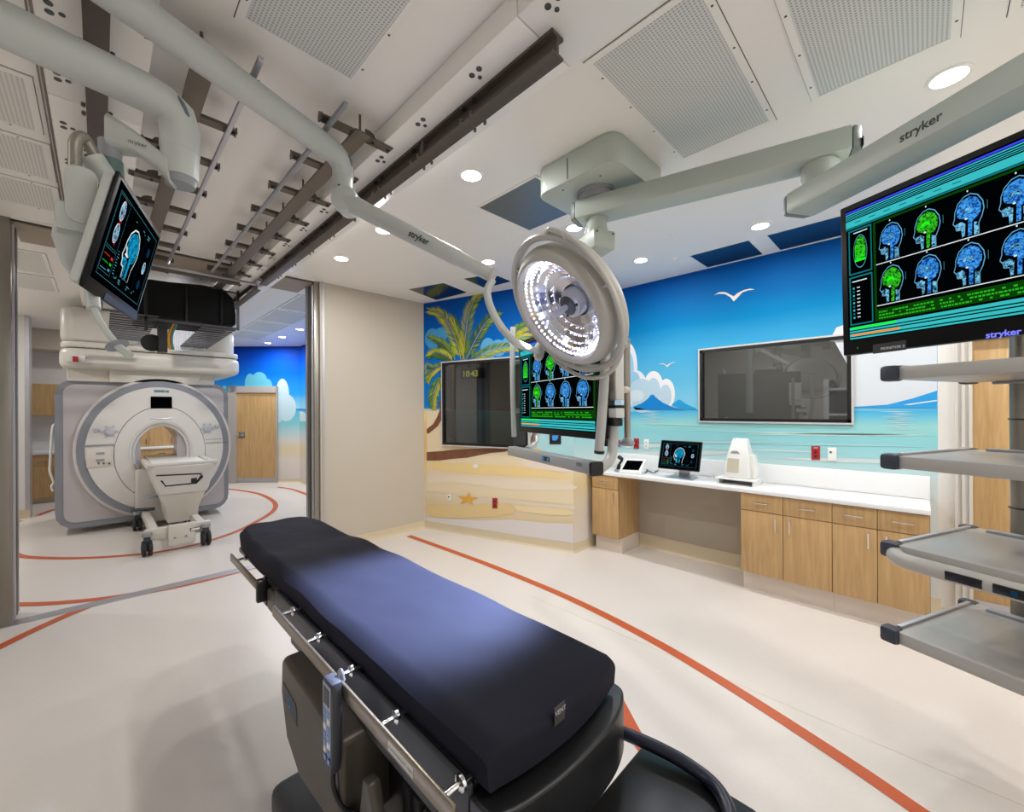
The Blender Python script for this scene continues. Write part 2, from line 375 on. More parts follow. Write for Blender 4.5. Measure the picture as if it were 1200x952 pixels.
# mural wall with the gulls
GY = lambda u: at_x(u, 480, XR).y
w2y0, w2y1 = GY(998), GY(821); w2z1 = (at_x(821, 411, XR).z + at_x(998, 393, XR).z) / 2; w2z0 = (at_x(821, 493, XR).z + at_x(998, 496, XR).z) / 2
zg = lambda v, u=900: at_x(u, v, XR).z
SKYG = ramp_z('gull_mural_paint', [(0.8, (214, 220, 220)), (zg(552), (206, 216, 214)), (zg(543), (190, 214, 214)), (zg(528), (158, 208, 212)), (zg(512), (140, 202, 208)), (zg(500), (150, 206, 204)), (zg(489), (110, 188, 210)), (zg(481.5), (70, 170, 215)),
     (zg(479), (130, 196, 220)), (zg(440), (92, 174, 208)), (zg(400), (58, 154, 198)), (zg(365), (0, 122, 176)), (zg(335), (0, 98, 164)), (zg(300), (0, 84, 168)), (CZ, (0, 88, 186))])
yend = GY(1099)
WH = [(2.785 - w2y1, 2.785 - w2y0, w2z0, w2z1)]
wg = struct(wall_with_holes('wall_mural_gulls', Vector((XR, 2.785, 0)), Vector((0, -1, 0)), Vector((-1, 0, 0)), 2.785 - yend, CZ, WH, 0.12, SKYG), 'wall painted with a blue sky, gulls and sea mural')
dy1, dy0 = GY(1139), GY(1139) - 1.02
wx = struct(wall_with_holes('wall_right', Vector((XR, yend, 0)), Vector((0, -1, 0)), Vector((-1, 0, 0)), yend - YB, CZ, [(yend - dy1, yend - dy0, 0, 2.13)], 0.12, WHITEW))
dr = struct(MB().box(XR + 0.03, XR + 0.075, dy0, dy1, 0.01, 2.13).build('door_1', MAPLED, bevel=0.003), 'maple wood door beside the equipment shelves')
MB().box(XR + 0.022, XR + 0.03, dy0, dy1, 0.02, 0.2).build('kick_plate', ALU, dr)
fm = MB()
fy = GY(1118)
for k in range(5):
    a = dy1 + (fy - dy1) * k / 5; b = dy1 + (fy - dy1) * (k + 1) / 5
    fm.box(XR - (0.05 if k % 2 == 0 else 0.036), XR, a, b, 0, 2.3)
struct(fm.build('trim_4', mat('door_frame_paint', (205, 200, 192), 0.4)), 'ribbed pale door frame')
struct(MB().box(XR - 0.05, XR, dy0 - 0.1, dy1 + 0.02, 2.13, 2.3).build('trim_5', MATS['door_frame_paint']))
# cove base
def base(name, a, b, n, h=0.1):
    a, b, n = Vector(a), Vector(b), Vector(n).normalized()
    prof = [(0, 0), (0.03, 0), (0.024, 0.004), (0.014, 0.014), (0.009, 0.03), (0.008, h), (0, h)]
    m_ = MB(); A = [a + n * x + Vector((0, 0, z)) for x, z in prof]; m_.prism(A, b - a)
    return struct(m_.build(name, COVE))
base('baseboard_front', (JR1 + 0.02, YF, 0), (3.145, YF, 0), (0, -1, 0))
base('baseboard_palm', PA + PE * 0.0, PB + PE * 0.005, PN)
base('baseboard_return', (3.752, 2.785, 0), (4.2, 2.785, 0), (0, -1, 0))
base('baseboard_front_left', (XL, YF, 0), (JL0, YF, 0), (0, -1, 0))
base('baseboard_gulls', (XR, yend - 0.01, 0), (XR, 2.44, 0), (-1, 0, 0), 0.16)
base('baseboard_right', (XR, fy, 0), (XR, yend - 0.01, 0), (-1, 0, 0))

# windows: frame, glass
def window(name, o, e, n, s0, s1, z0, z1, proud, label):
    P = lambda s, z, d=0: o + e * s + n * d + Vector((0, 0, z))
    fr = 0.016; m_ = MB()
    for a, b, c, d in ((s0 - fr, s0, z0 - fr, z1 + fr), (s1, s1 + fr, z0 - fr, z1 + fr), (s0, s1, z1, z1 + fr), (s0, s1, z0 - fr, z0)):
        m_.prism([P(a, c, -0.12), P(b, c, -0.12), P(b, d, -0.12), P(a, d, -0.12)], n * (0.12 + proud))
    wo = struct(m_.build(name, mat('window_frame_paint', (196, 194, 190), 0.45)), label)
    m_ = MB(); g = 0.028
    for a, b, c, d in ((s0, s0 + g, z0, z1), (s1 - g, s1, z0, z1), (s0, s1, z1 - g, z1), (s0, s1, z0, z0 + g)):
        m_.prism([P(a, c, proud - 0.03), P(b, c, proud - 0.03), P(b, d, proud - 0.03), P(a, d, proud - 0.03)], n * 0.032)
    m_.build('glazing_bead', BLACKP, wo)
    MB().poly([P(s0, z0, proud - 0.02), P(s1, z0, proud - 0.02), P(s1, z1, proud - 0.02), P(s0, z1, proud - 0.02)]).build('pane', GLASS, wo, smooth=False)
    return wo
window('window_1', PA, PE, PN, w1s0, w1s1, w1z0, w1z1, 0.05, 'dark glazed observation window in the palm mural')
window('window_2', Vector((XR, 2.785, 0)), Vector((0, -1, 0)), Vector((-1, 0, 0)), *WH[0], 0.02, 'wide dark observation window in the gull mural')
# control room seen dimly through the windows
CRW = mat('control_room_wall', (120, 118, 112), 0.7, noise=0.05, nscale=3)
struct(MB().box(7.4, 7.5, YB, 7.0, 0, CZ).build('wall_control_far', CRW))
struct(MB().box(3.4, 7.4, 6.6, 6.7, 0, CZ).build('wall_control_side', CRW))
cl = thing('linear_light', 'long bright ceiling light seen through the gull mural window', 'ceiling light', (6.1, 1.6, CZ))
MB().box(6.0, 6.2, 0.9, 2.3, CZ - 0.05, CZ).build('housing', GREYP, cl); MB().box(6.02, 6.18, 0.92, 2.28, CZ - 0.056, CZ - 0.05).build('lens', glow('tube_glow', (255, 255, 255), 6), cl)
Lc = bpy.data.lights.new('linear_light_lamp', 'AREA'); Lc.shape = 'RECTANGLE'; Lc.size = 0.16; Lc.size_y = 1.36; Lc.energy = 60; lco = bpy.data.objects.new('linear_light_lamp', Lc); COL.objects.link(lco); lco.parent = cl; lco.location = (0, 0, -0.06)
cb = thing('wall_cabinet', 'dim grey storage rack seen through the gull mural window', 'cabinet', (7.1, 0.2, 0))
MB().box(6.9, 7.4, 0.0, 0.06, 0, 2.0).box(6.9, 7.4, 0.9, 0.96, 0, 2.0).build('side_panel', GREYP, cb)
for k in range(6): MB().box(6.9, 7.4, 0.06, 0.9, 0.15 + 0.34 * k, 0.18 + 0.34 * k).build('shelf', GREYP, cb)
ck = thing('digital_clock', 'hanging digital clock seen through the palm mural window', 'clock', tuple(at_pl(556, 434, PA + Vector((1.2, 0.4, 0)), PN)))
cp0 = at_pl(541, 433, PA - PN * 1.2, PN); cp1 = at_pl(569, 433, PA - PN * 1.2, PN); cc = (cp0 + cp1) / 2
hz = (at_pl(556, 432, PA - PN * 1.2, PN).z - at_pl(556, 444, PA - PN * 1.2, PN).z) / 2
cc.z = at_pl(556, 438, PA - PN * 1.2, PN).z
XF[ck.name] = Matrix.Translation(ck.location)
MB().obox(cc, PE * ((cp1 - cp0).length / 2), PN * 0.04, Vector((0, 0, hz))).build('case', BLACKP, ck, bevel=0.008)
MB().box(cc.x - 0.1, cc.x + 0.1, cc.y - 0.03, cc.y + 0.03, cc.z + hz, CZ).build('bracket', BLACKP, ck)
text_mesh('digits', '10:43', hz * 1.7, cc + PN * 0.045 - PE * 0.19 - Vector((0, 0, hz * 0.6)), PE, (0, 0, 1), glow('clock_digits', (190, 200, 40), 1.2), ck)

# ---------------------------------------------------------------- mural paintings (flat paint on the walls)
def paint(fn, n, parent, name, px, colr, layer=1, sharp=True, smooth=4):
    mt = mat('mural_%d_%d_%d' % colr, colr, 0.6, spec=0.3)
    q = [(a, b) for a, b in px] if sharp else [(p.x, p.y) for p in bez([(a, b, 0) for a, b in px + [px[0]]], smooth)][:-1]
    o = MB().poly([fn(u, v) + n * (0.0012 * layer) for u, v in q]).build(name, mt, parent, smooth=False); return o
gull = lambda u, v: at_x(u, v, XR); GN = Vector((-1, 0, 0))
def cloud(fn, n, parent, blobs, colr, layer):
    m_ = MB()
    for i, (u, v, a, b) in enumerate(blobs):
        m_.poly([fn(u + a * math.cos(t * math.pi / 14), v - b * math.sin(t * math.pi / 14)) + n * (0.0012 * layer + 0.00008 * i) for t in range(28)])
    return m_.build('cloud', mat('mural_%d_%d_%d' % colr, colr, 0.6, spec=0.3), parent, smooth=False)
cloud(gull, GN, wg, [(736, 430, 11, 28), (745, 452, 13, 18), (766, 452, 11, 17), (781, 462, 10, 18), (752, 466, 26, 16), (735, 468, 20, 12)], (226, 222, 222), 1)
cloud(gull, GN, wg, [(735, 434, 8, 24), (744, 446, 6, 10)], (150, 190, 212), 2)
cloud(gull, GN, wg, [(752, 464, 17, 20), (766, 458, 8, 15), (780, 464, 7, 13), (738, 472, 18, 10)], (178, 200, 212), 3)
cloud(gull, GN, wg, [(746, 464, 9, 7), (735, 467, 8, 10)], (205, 212, 216), 4)
paint(gull, GN, wg, 'island', [(742, 477), (752, 473), (759, 468), (763, 463), (766, 462.5), (769, 466), (777, 472), (790, 478), (806, 480.5), (745, 480.5)], (0, 124, 194), 5)
paint(gull, GN, wg, 'island', [(787, 474.5), (795, 468.8), (797, 468.6), (804, 473.5), (816, 479), (816, 480.3), (800, 479)], (20, 150, 206), 5)
paint(gull, GN, wg, 'wave', [(736, 476), (760, 480.6), (736, 480.6)], (120, 190, 214), 5)
def gullbird(u, v, s, parent):
    a = [(u - 23 * s, v - 2 * s), (u - 17 * s, v - 5.5 * s), (u - 10 * s, v - 5.5 * s), (u - 4 * s, v - 2.5 * s), (u, v - 0.5 * s), (u + 4 * s, v - 4 * s), (u + 12 * s, v - 8 * s), (u + 19 * s, v - 9.5 * s), (u + 25 * s, v - 8.5 * s),
         (u + 17 * s, v - 7.6 * s), (u + 10 * s, v - 5 * s), (u + 5 * s, v + 0.5 * s), (u, v + 5.5 * s), (u - 4 * s, v + 0.5 * s), (u - 10 * s, v - 3 * s), (u - 17 * s, v - 3.6 * s)]
    paint(gull, GN, parent, 'seagull', a, (214, 208, 206), 3)
gullbird(860, 348, 1.0, wg); gullbird(782, 428.5, 0.42, wg)
paint(gull, GN, wg, 'cloud', [(1000, 477), (1000, 440), (975, 395), (985, 385), (1010, 378), (1040, 372), (1060, 380), (1098, 396), (1098, 462), (1050, 476)], (206, 212, 218), 1)
paint(gull, GN, wg, 'cloud', [(972, 400), (980, 384), (992, 380), (1000, 392), (1000, 402)], (206, 212, 218), 2)
paint(gull, GN, wg, 'sand_spit', [(1000, 477), (1040, 474.5), (1070, 467), (1098, 458), (1098, 470), (1060, 474.5), (1098, 470.5), (1098, 478.2), (1000, 478.5)], (40, 150, 214), 3)
paint(gull, GN, wg, 'surf_line', [(1058, 474.3), (1098, 468.7), (1098, 470.3), (1066, 475)], (196, 216, 226), 4)
for i, (u0, u1, v0, c_, h_) in enumerate(((800, 1098, 506, (176, 216, 212), 2.2), (745, 930, 519, (186, 212, 212), 2.0), (860, 1098, 508.5, (196, 218, 210), 2.6), (870, 1098, 521, (170, 214, 216), 2.0), (830, 1000, 529, (196, 216, 214), 2.2), (738, 900, 500, (172, 214, 216), 1.6), (905, 1098, 537, (204, 214, 212), 5), (738, 800, 524, (200, 214, 212), 4), (738, 870, 533, (206, 214, 212), 6))):
    n_ = 14; top = []; bot = []
    for k in range(n_ + 1):
        t = k / n_; u = u0 + (u1 - u0) * t; e_ = math.sin(math.pi * t); y = v0 + (u - 900) * 0.018 + 1.2 * math.sin(3 * t + i)
        top.append((u, y - h_ * 0.5 * e_)); bot.append((u, y + h_ * 0.5 * e_))
    paint(gull, GN, wg, 'wave', top + bot[-2:0:-1], c_, 2 + i % 2)
for k in range(12):
    u = 760 + (k % 3) * 3; v = 482.6 + k * 1.35
    paint(gull, GN, wg, 'glitter', [(u - 13 + (k * 7) % 6, v), (u, v - 0.35), (u + 14 - (k * 5) % 6, v), (u, v + 0.35)], (186, 220, 226), 4)
    u = 1050 + (k % 3) * 4
    paint(gull, GN, wg, 'glitter', [(u - 22 + (k * 7) % 9, v + k * 0.5), (u, v + k * 0.5 - 0.4), (u + 22 - (k * 5) % 9, v + k * 0.5), (u, v + k * 0.5 + 0.4)], (196, 222, 226), 4)
# palm wall
cloud(palm, PN, wp, [(507, 397, 9, 12), (517, 392, 8, 8)], (66, 150, 206), 1)
cloud(palm, PN, wp, [(572, 410, 9, 14), (584, 408, 9, 10), (600, 402, 12, 8), (612, 398, 8, 7)], (92, 170, 216), 1)
paint(palm, PN, wp, 'beach', [(500.5, 492), (520, 490), (520, 521), (500.5, 540)], (234, 214, 168), 1)
paint(palm, PN, wp, 'surf_line', [(500.5, 480.5), (672, 483), (672, 540), (655, 538), (640, 530), (622, 522), (622, 540), (600, 528), (560, 530), (500.5, 500)], (168, 210, 214), 1)
paint(palm, PN, wp, 'beach', [(500.5, 482), (514, 481), (522, 500), (530, 524), (600, 526), (640, 533), (672, 541), (672, 592), (500.5, 576)], (232, 214, 180), 2)
def band(px, c_, layer): paint(palm, PN, wp, 'sand_band', px, c_, layer, sharp=False, smooth=6)
band([(503, 541), (540, 543), (580, 545), (615, 547), (640, 552), (668, 558), (668, 561), (640, 560), (600, 558), (560, 556), (520, 552), (503, 548)], (238, 210, 150), 3)
band([(610, 541), (622, 538), (650, 541), (668, 545), (668, 553), (640, 551), (620, 548)], (232, 216, 200), 4)
band([(503, 556), (540, 558), (600, 562), (668, 568), (668, 574), (600, 574), (540, 566), (503, 566)], (234, 219, 196), 3)
band([(502, 590.5), (540, 593), (590, 590), (602, 594), (600, 602), (570, 606), (530, 607), (503, 604)], (226, 200, 146), 4)
band([(602, 592), (640, 595), (668, 598), (668, 604), (640, 603), (608, 599)], (236, 214, 170), 3)
paint(palm, PN, wp, 'sand_band', [(500.5, 607), (560, 610), (600, 609), (640, 613), (671.8, 614), (671.8, 637), (560, 620), (500.5, 611)], (224, 218, 216), 3)
TR_ = mat('mural_trunk', (122, 78, 52), 0.6, noise=0.35, nscale=14)
MB().poly([palm(u, v) + PN * 0.0062 for u, v in [(500.5, 503), (508, 497), (512, 490), (516, 480), (514, 470), (520, 470), (519, 490), (513, 500), (503, 508), (500.5, 508)]]).build('palm_trunk', TR_, wp, smooth=False)
MB().poly([palm(u, v) + PN * 0.0062 for u, v in [(500.5, 530), (515, 529), (530, 527.5), (560, 526), (590, 525), (600, 526), (592, 529.5), (575, 531), (560, 534), (548, 536.5), (530, 538), (515, 540), (500.5, 540)]]).build('palm_trunk', TR_, wp, smooth=False)
MB().poly([palm(u, v) + PN * 0.0062 for u, v in [(620, 520), (625, 506), (630, 506), (628, 516), (622, 522)]]).build('palm_trunk', TR_, wp, smooth=False)
star = []
for k in range(10):
    r_ = 13.5 if k % 2 == 0 else 4.6; a_ = math.radians(-90 + 36 * k + 8)
    star.append((548.5 + r_ * math.cos(a_) * 1.02, 585 + r_ * math.sin(a_) * 0.62))
paint(palm, PN, wp, 'starfish', star, (228, 170, 60), 6)
paint(palm, PN, wp, 'shell', [(554, 546), (557, 543.6), (561, 545), (561, 548), (556, 548.6)], (240, 236, 228), 6)
# fronds: rachis with leaflets
GRN = [mat('frond_dark', (52, 92, 30), 0.6), mat('frond_mid', (104, 144, 34), 0.6), mat('frond_light', (176, 182, 44), 0.6), mat('frond_gold', (214, 176, 62), 0.6)]
fr_mb = [MB(), MB(), MB(), MB()]; RACH = MB()
def frond(fn, n, pts, ln, tones, layer, dens=44, side=(1, 1)):
    c = [(p.x, p.y) for p in bez([(a, b, 0) for a, b in pts], 14)]; N = dens; rng = random.Random(int(pts[0][0] * 7 + pts[-1][1]))
    for k in range(N):
        t = 0.06 + 0.94 * k / N; i = min(int(t * (len(c) - 1)), len(c) - 2); fx = t * (len(c) - 1) - i
        x = c[i][0] + (c[i + 1][0] - c[i][0]) * fx; y = c[i][1] + (c[i + 1][1] - c[i][1]) * fx
        tx, ty = c[i + 1][0] - c[i][0], c[i + 1][1] - c[i][1]; L_ = math.hypot(tx, ty) or 1; tx, ty = tx / L_, ty / L_
        wlen = ln * (0.35 + 0.65 * math.sin(math.pi * min(1, 0.18 + 0.82 * t))) * (0.85 + 0.3 * rng.random())
        for sd, (nx, ny) in zip(side, ((-ty, tx), (ty, -tx))):
            if not sd: continue
            a_ = 0.62 + 0.25 * t; ex, ey = x + (nx * (1 - a_ * 0.55) + tx * a_) * wlen * sd, y + (ny * (1 - a_ * 0.55) + ty * a_) * wlen * sd + 0.06 * wlen
            wd = 1.15; ti = tones[0 if sd > 0 and (nx, ny) == (-ty, tx) else 1]
            ti = ti if rng.random() < 0.72 else max(0, min(3, ti + rng.choice((-1, 1))))
            mid = ((x + ex) / 2 + tx * wd * 0.7, (y + ey) / 2 + ty * wd * 0.7); mid2 = ((x + ex) / 2 - tx * wd * 0.7, (y + ey) / 2 - ty * wd * 0.7)
            fr_mb[ti].poly([fn(u, v) + n * (0.0012 * layer + 0.00002 * k) for u, v in ((x, y), mid, (ex, ey), mid2)])
    r2 = [fn(u, v) + n * (0.0012 * layer + 0.0011) for u, v in c]
    RACH.strip([p + PE * 0.004 for p in r2], [p - PE * 0.004 for p in r2])
frond(palm, PN, [(545, 424), (542, 405), (536, 388), (532, 372)], 12, (0, 0), 7)
frond(palm, PN, [(500, 440), (500.5, 428), (508, 430)], 5, (1, 2), 7, 10)
frond(palm, PN, [(541, 422), (537, 404), (527, 381), (516, 368), (503, 364)], 15, (2, 2), 8)
frond(palm, PN, [(543, 422), (546, 395), (550, 368), (558, 351), (565, 345)], 13, (1, 2), 9)
frond(palm, PN, [(546, 423), (556, 402), (566, 384), (576, 372), (586, 366)], 13, (1, 0), 8)
frond(palm, PN, [(534, 422), (528, 412), (518, 402), (503, 394)], 11, (1, 0), 7)
frond(palm, PN, [(532, 424), (522, 417), (511, 414), (502, 418)], 11, (2, 0), 8)
frond(palm, PN, [(548, 424), (562, 417), (580, 409), (597, 407), (614, 411)], 12, (2, 1), 8)
frond(palm, PN, [(528, 428), (515, 430), (505, 438), (501.5, 448)], 10, (1, 2), 8, 30, (1, 1))
frond(palm, PN, [(601, 396), (607, 388), (616, 383), (628, 381)], 12, (2, 1), 8, 34)
frond(palm, PN, [(600, 404), (612, 396), (626, 394)], 10, (1, 2), 9, 30)
frond(palm, PN, [(519, 440), (512, 452), (508, 466), (509, 480)], 11, (1, 2), 7, 34)
for m_, g in zip(fr_mb, GRN): m_.build('palm_fronds', g, wp, smooth=False)
RACH.build('frond_ribs', GRN[3], wp, smooth=False)

# ================================================================ scanner room shell
MX = 3.2
zc = lambda v: at_x(355, v, MX).z
SKYM = ramp_z('scanner_room_mural', [(0, (216, 208, 204)), (0.5, (222, 212, 200)), (0.75, (222, 206, 170)), (0.95, (216, 212, 206)), (1.1, (186, 210, 208)), (1.35, (128, 196, 204)), (1.58, (90, 182, 206)), (1.62, (0, 110, 196)), (1.66, (150, 205, 225)), (2.0, (40, 150, 215)), (2.45, (0, 100, 200)), (2.8, (0, 70, 180)), (CZ, (0, 50, 150))])
wm = struct(MB().box(MX, MX + 0.12, 5.15, 10.06, 0, CZ).build('wall_scanner_right', SKYM), 'scanner room wall with beach mural')
A1, A2 = Vector((3.2, 10.0, 0)), Vector((1.62, 11.5, 0)); AE = (A2 - A1).normalized(); AN = Vector((AE.y, -AE.x, 0))
if AN.y > 0: AN = -AN
wa = struct(MB().prism([A1, A2, A2 - AN * 0.12, A1 - AN * 0.12], (0, 0, CZ)).build('wall_scanner_angle', SKYM, smooth=False), 'angled scanner room wall with sky mural')
struct(MB().box(-3, 1.72, 11.5, 11.62, 0, CZ).build('wall_scanner_far', WHITEW))
sw = struct(MB().box(-3, -0.76, 9.58, 9.9, 0, CZ).build('wall_scanner_stub', WHITEW))
MB().box(-0.80, -0.752, 9.565, 9.905, 0, CZ).build('corner_guard', ALU, sw)
base('baseboard_scanner_stub', (-3, 9.57, 0), (-0.75, 9.57, 0), (0, -1, 0), 0.14)
base('baseboard_scanner_right', (MX, 5.15, 0), (MX, 10.0, 0), (-1, 0, 0), 0.08)
base('baseboard_scanner_angle', A1, A2, AN, 0.08)
struct(MB().box(-0.9, 0.2, 10.9, 11.5, 2.72, CZ).build('soffit_scanner', WALL), 'beige boxed soffit above the scanner room cabinets')
ang = lambda u, v: at_pl(u, v, A1, AN)
cloud(ang, AN, wa, [(293, 450, 6, 12), (304, 446, 9, 10), (313, 452, 6, 8), (263, 462, 4, 10)], (96, 184, 208), 1)
cloud(ang, AN, wa, [(331, 464, 8, 20), (335, 478, 12, 16), (326, 484, 6, 12)], (190, 214, 220), 1)
mr_ = lambda u, v: at_x(u, v, MX); cloud(mr_, Vector((-1, 0, 0)), wm, [(346, 484, 4, 22), (351, 488, 8, 6), (356, 490, 7, 4)], (200, 218, 222), 1)
# door in the angled wall
def ap(u, v, d=0.0): return ang(u, v) + AN * d
d2 = struct(MB().prism([ap(278.5, 563.5, 0.005), ap(325, 563.5, 0.005), ap(325, 460.5, 0.005), ap(278.5, 460.5, 0.005)], AN * 0.02).build('door_2', MAPLED), 'maple door in the scanner room mural wall')
m_ = MB()
for q in (((269, 453), (278.5, 453), (278.5, 565.5), (269, 565.5)), ((325, 453), (326.3, 453), (326.3, 565.5), (325, 565.5)), ((269, 453), (326, 453), (326, 460.5), (269, 460.5))):
    m_.prism([ap(a, b) for a, b in q], AN * 0.06)
m_.build('door_frame', mat('grey_frame', (176, 170, 164), 0.45), d2)
MB().prism([ap(278.5, 565, 0.025), ap(325, 565, 0.025), ap(325, 560, 0.025), ap(278.5, 560, 0.025)], AN * 0.004).build('kick_plate', ALU, d2)
lc = ap(284, 509.5, 0.03)
MB().prism([ap(281, 506.5, 0.025), ap(288, 506.5, 0.025), ap(288, 513.5, 0.025), ap(281, 513.5, 0.025)], AN * 0.01).cyl(lc, lc + AN * 0.05, 0.03).cyl(lc + AN * 0.05, lc + AN * 0.05 + AE * 0.1, 0.012).build('door_handle', CHROME, d2)
# scanner room cabinets
def cab_front(parent, x0, x1, y, z0, z1, name, handle):
    d_ = MB().box(x0 + 0.003, x1 - 0.003, y - 0.02, y, z0 + 0.003, z1 - 0.003).build(name, MAPLE, parent)
    if handle: MB().box(*handle).build('handle', CHROME, d_)
bc = thing('base_cabinet_run', 'maple base cabinets behind the scanner in the far room', 'cabinet', (0.3, 11.2, 0))
MB().box(-0.9, 1.5, 11.0, 11.495, 0.1, 0.86).build('carcass', MAPLE, bc); MB().box(-0.9, 1.5, 11.06, 11.495, 0, 0.1).build('toe_kick', COVE, bc)
hu = thing('counter_hutch', 'maple hutch cabinet on the far counter seen through the scanner bore', 'cabinet', (0.9, 11.35, 0.9))
MB().box(0.3, 1.5, 11.22, 11.495, 0.9, 1.5).build('carcass', MAPLE, hu)
for k in range(3): cab_front(hu, 0.3 + 0.4 * k, 0.7 + 0.4 * k, 11.22, 0.9, 1.5, 'door', (0.66 + 0.4 * k, 0.672 + 0.4 * k, 11.175, 11.187, 0.95, 1.07))
uc = thing('wall_cabinet_run', 'maple wall cabinets above the far counter behind the scanner', 'cabinet', (0.3, 11.3, 1.55))
MB().box(-0.9, 1.5, 11.2, 11.495, 1.55, 2.12).build('carcass', MAPLE, uc)
for k in range(6):
    x0 = -0.9 + 0.4 * k
    cab_front(bc, x0, x0 + 0.4, 11.0, 0.1, 0.66, 'door', (x0 + 0.34, x0 + 0.352, 10.955, 10.967, 0.5, 0.62)); cab_front(bc, x0, x0 + 0.4, 11.0, 0.66, 0.86, 'drawer', (x0 + 0.14, x0 + 0.26, 10.955, 10.967, 0.76, 0.772))
    cab_front(uc, x0, x0 + 0.4, 11.2, 1.55, 2.12, 'door', (x0 + (0.34 if k % 2 == 0 else 0.05), x0 + (0.352 if k % 2 == 0 else 0.062), 11.155, 11.167, 1.6, 1.72))
tag(MB().box(-0.9, 1.5, 10.96, 11.5, 0.86, 0.9).build('countertop', WCOUNT, bevel=0.004, origin=(0.3, 11.2, 0.86)), 'white countertop on the far room base cabinets', 'countertop')
# spare wall on the way out of view
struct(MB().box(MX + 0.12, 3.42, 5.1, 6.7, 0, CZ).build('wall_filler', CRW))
# ================================================================ ceiling fittings
SZ = 2.975                                           # underside of the boxed soffits
BOLTD = mat('bolt_steel', (86, 92, 92), 0.35, 0.8)
def soffit(x0, x1, bx, name, label):
    s = thing(name, label, 'soffit', ((x0 + x1) / 2, 3.0, SZ))
    ys = [-1.2, 1.0, 2.66, 4.42, 6.0, 8.2]
    for a, b in zip(ys, ys[1:]):
        MB().box(x0, x1, a + 0.0015, b - 0.0015, SZ, CZ - 0.001).build('soffit_panel', SOFF, s, bevel=0.006)
    for y in [0.45 + 0.405 * k for k in range(11)]:
        for dx, dy, r in ((0.0, 0.0, 0.012), (0.0, 0.045, 0.012), (0.03, 0.03, 0.009)):
            MB().lathe([(r, 0), (r, -0.003), (r * 0.6, -0.004), (0.0005, -0.0045)], (bx + dx, y + dy, SZ), (0, 0, 1), 12).build('bolt', BOLTD, s)
    return s
soffit(1.033, 1.34, 1.082, 'ceiling_soffit', 'long white boxed soffit with bolt groups above the dark right-hand track beam')
sl_ = soffit(-0.155, 0.147, -0.118, 'ceiling_soffit', 'long white boxed soffit with bolt groups above the left-hand track beam, by the hanging monitor')
MB().box(-0.175, -0.167, -1.2, 4.8, CZ - 0.006, CZ).box(-0.186, -0.181, -1.2, 4.8, CZ - 0.006, CZ).build('edge_groove', mat('groove_grey', (138, 130, 122), 0.6), sl_)
def ibeam(xc, y0, y1, label, gap=True):
    t = thing('track_beam', label, 'track beam', (xc, (y0 + y1) / 2, 2.89))
    h = 0.033
    for a, b in ((y0, 4.78), (5.0, y1)):
        m_ = MB(); prof = [(-h, 2.89), (h, 2.89), (h, 2.902), (0.006, 2.902), (0.006, 2.962), (h, 2.962), (h, SZ), (-h, SZ), (-h, 2.962), (-0.006, 2.962), (-0.006, 2.902), (-h, 2.902)]
        m_.prism([(xc + p[0], a, p[1]) for p in prof], (0, b - a, 0)); m_.build('beam_section', DARKST, t, bevel=0.002)
    y = y0 + 0.45; k = 0
    while y < 4.7:
        for sx in (-1, 1):
            MB().cyl((xc + sx * 0.022, y, 2.952), (xc + sx * 0.022, y, 2.964), 0.012, n=8).cyl((xc + sx * 0.022, y + 0.07, 2.952), (xc + sx * 0.022, y + 0.07, 2.964), 0.012, n=8).build('bolt', BLACKM, t)
            for dy in (0, 0.07): MB().cyl((xc + sx * (h + 0.008), y + dy, 2.885), (xc + sx * (h + 0.008), y + dy, 2.9), 0.007, n=8).build('bolt', BRACK, t)
        y += 0.42; k += 1
    MB().box(xc - h + 0.004, xc - 0.006, y0 + 0.84, y0 + 0.87, 2.902, 2.962).build('stiffener', BRACK, t)
    MB().box(xc - 0.04, xc + 0.04, 4.78, 5.0, 2.93, 2.945).build('splice_plate', ALU, t)
    return t
ibeam(1.184, 0.938, 7.4, 'dark steel track beam running from above the boom to the scanner')
ibeam(-0.004, -0.9, 7.4, 'dark steel track beam passing over the hanging monitor')
# cable track hangers
def hanger_track(sgn, label):
    X = lambda x: x if sgn > 0 else 1.204 - x        # built for the right side, mirrored for the left
    t = thing('cable_track', label, 'cable track', (X(0.9), 3.4, 2.9))
    def bx(m_, a, b, y0, y1, z0, z1): return m_.box(min(X(a), X(b)), max(X(a), X(b)), y0, y1, z0, z1)
    bx(MB(), 0.874, 0.95, 1.93, 5.6, 2.955, 2.966).build('long_plate', PLATE, t, bevel=0.002)
    bx(MB(), 0.755, 0.775, 1.78, 4.82, 2.935, 2.955).build('guide_rod', GREYP if sgn > 0 else ALU, t, bevel=0.003)
    for k in range(9):
        y = 1.98 + 0.405 * k
        m_ = MB(); bx(m_, 0.73, 1.085, y - 0.028, y + 0.028, 2.966, 2.972); bx(m_, 0.73, 1.085, y + 0.022, y + 0.028, 2.972, 3.01)
        m_.build('cross_bar', BRACK, t)
        g = [(X(0.955), y + 0.02, 2.966), (X(1.03), y + 0.02, 2.966), (X(1.0), y + 0.02, 3.02), (X(0.975), y + 0.02, 3.03), (X(0.955), y + 0.02, 3.03)]
        MB().prism(g, (0, -0.008, 0)).build('gusset', BRACK, t)
        for q in ((1.045, 1.052, y - 0.02, y + 0.02, 2.972, 2.995), (0.725, 0.732, y - 0.02, y + 0.02, 2.955, 2.985)): bx(MB(), *q).build('lug', BRACK, t)
        for a in (0.742, 1.068, 0.985): MB().cyl((X(a), y, 2.955), (X(a), y, 2.9662), 0.008, n=8).build('bolt', BOLTD, t)
        MB().cyl((X(0.92), y, 2.97), (X(0.92), y, CZ), 0.006, n=8).build('hanger_rod', BRACK, t)
    return t
hanger_track(1, 'ladder-like steel cable track beside the right-hand beam above the operating table')
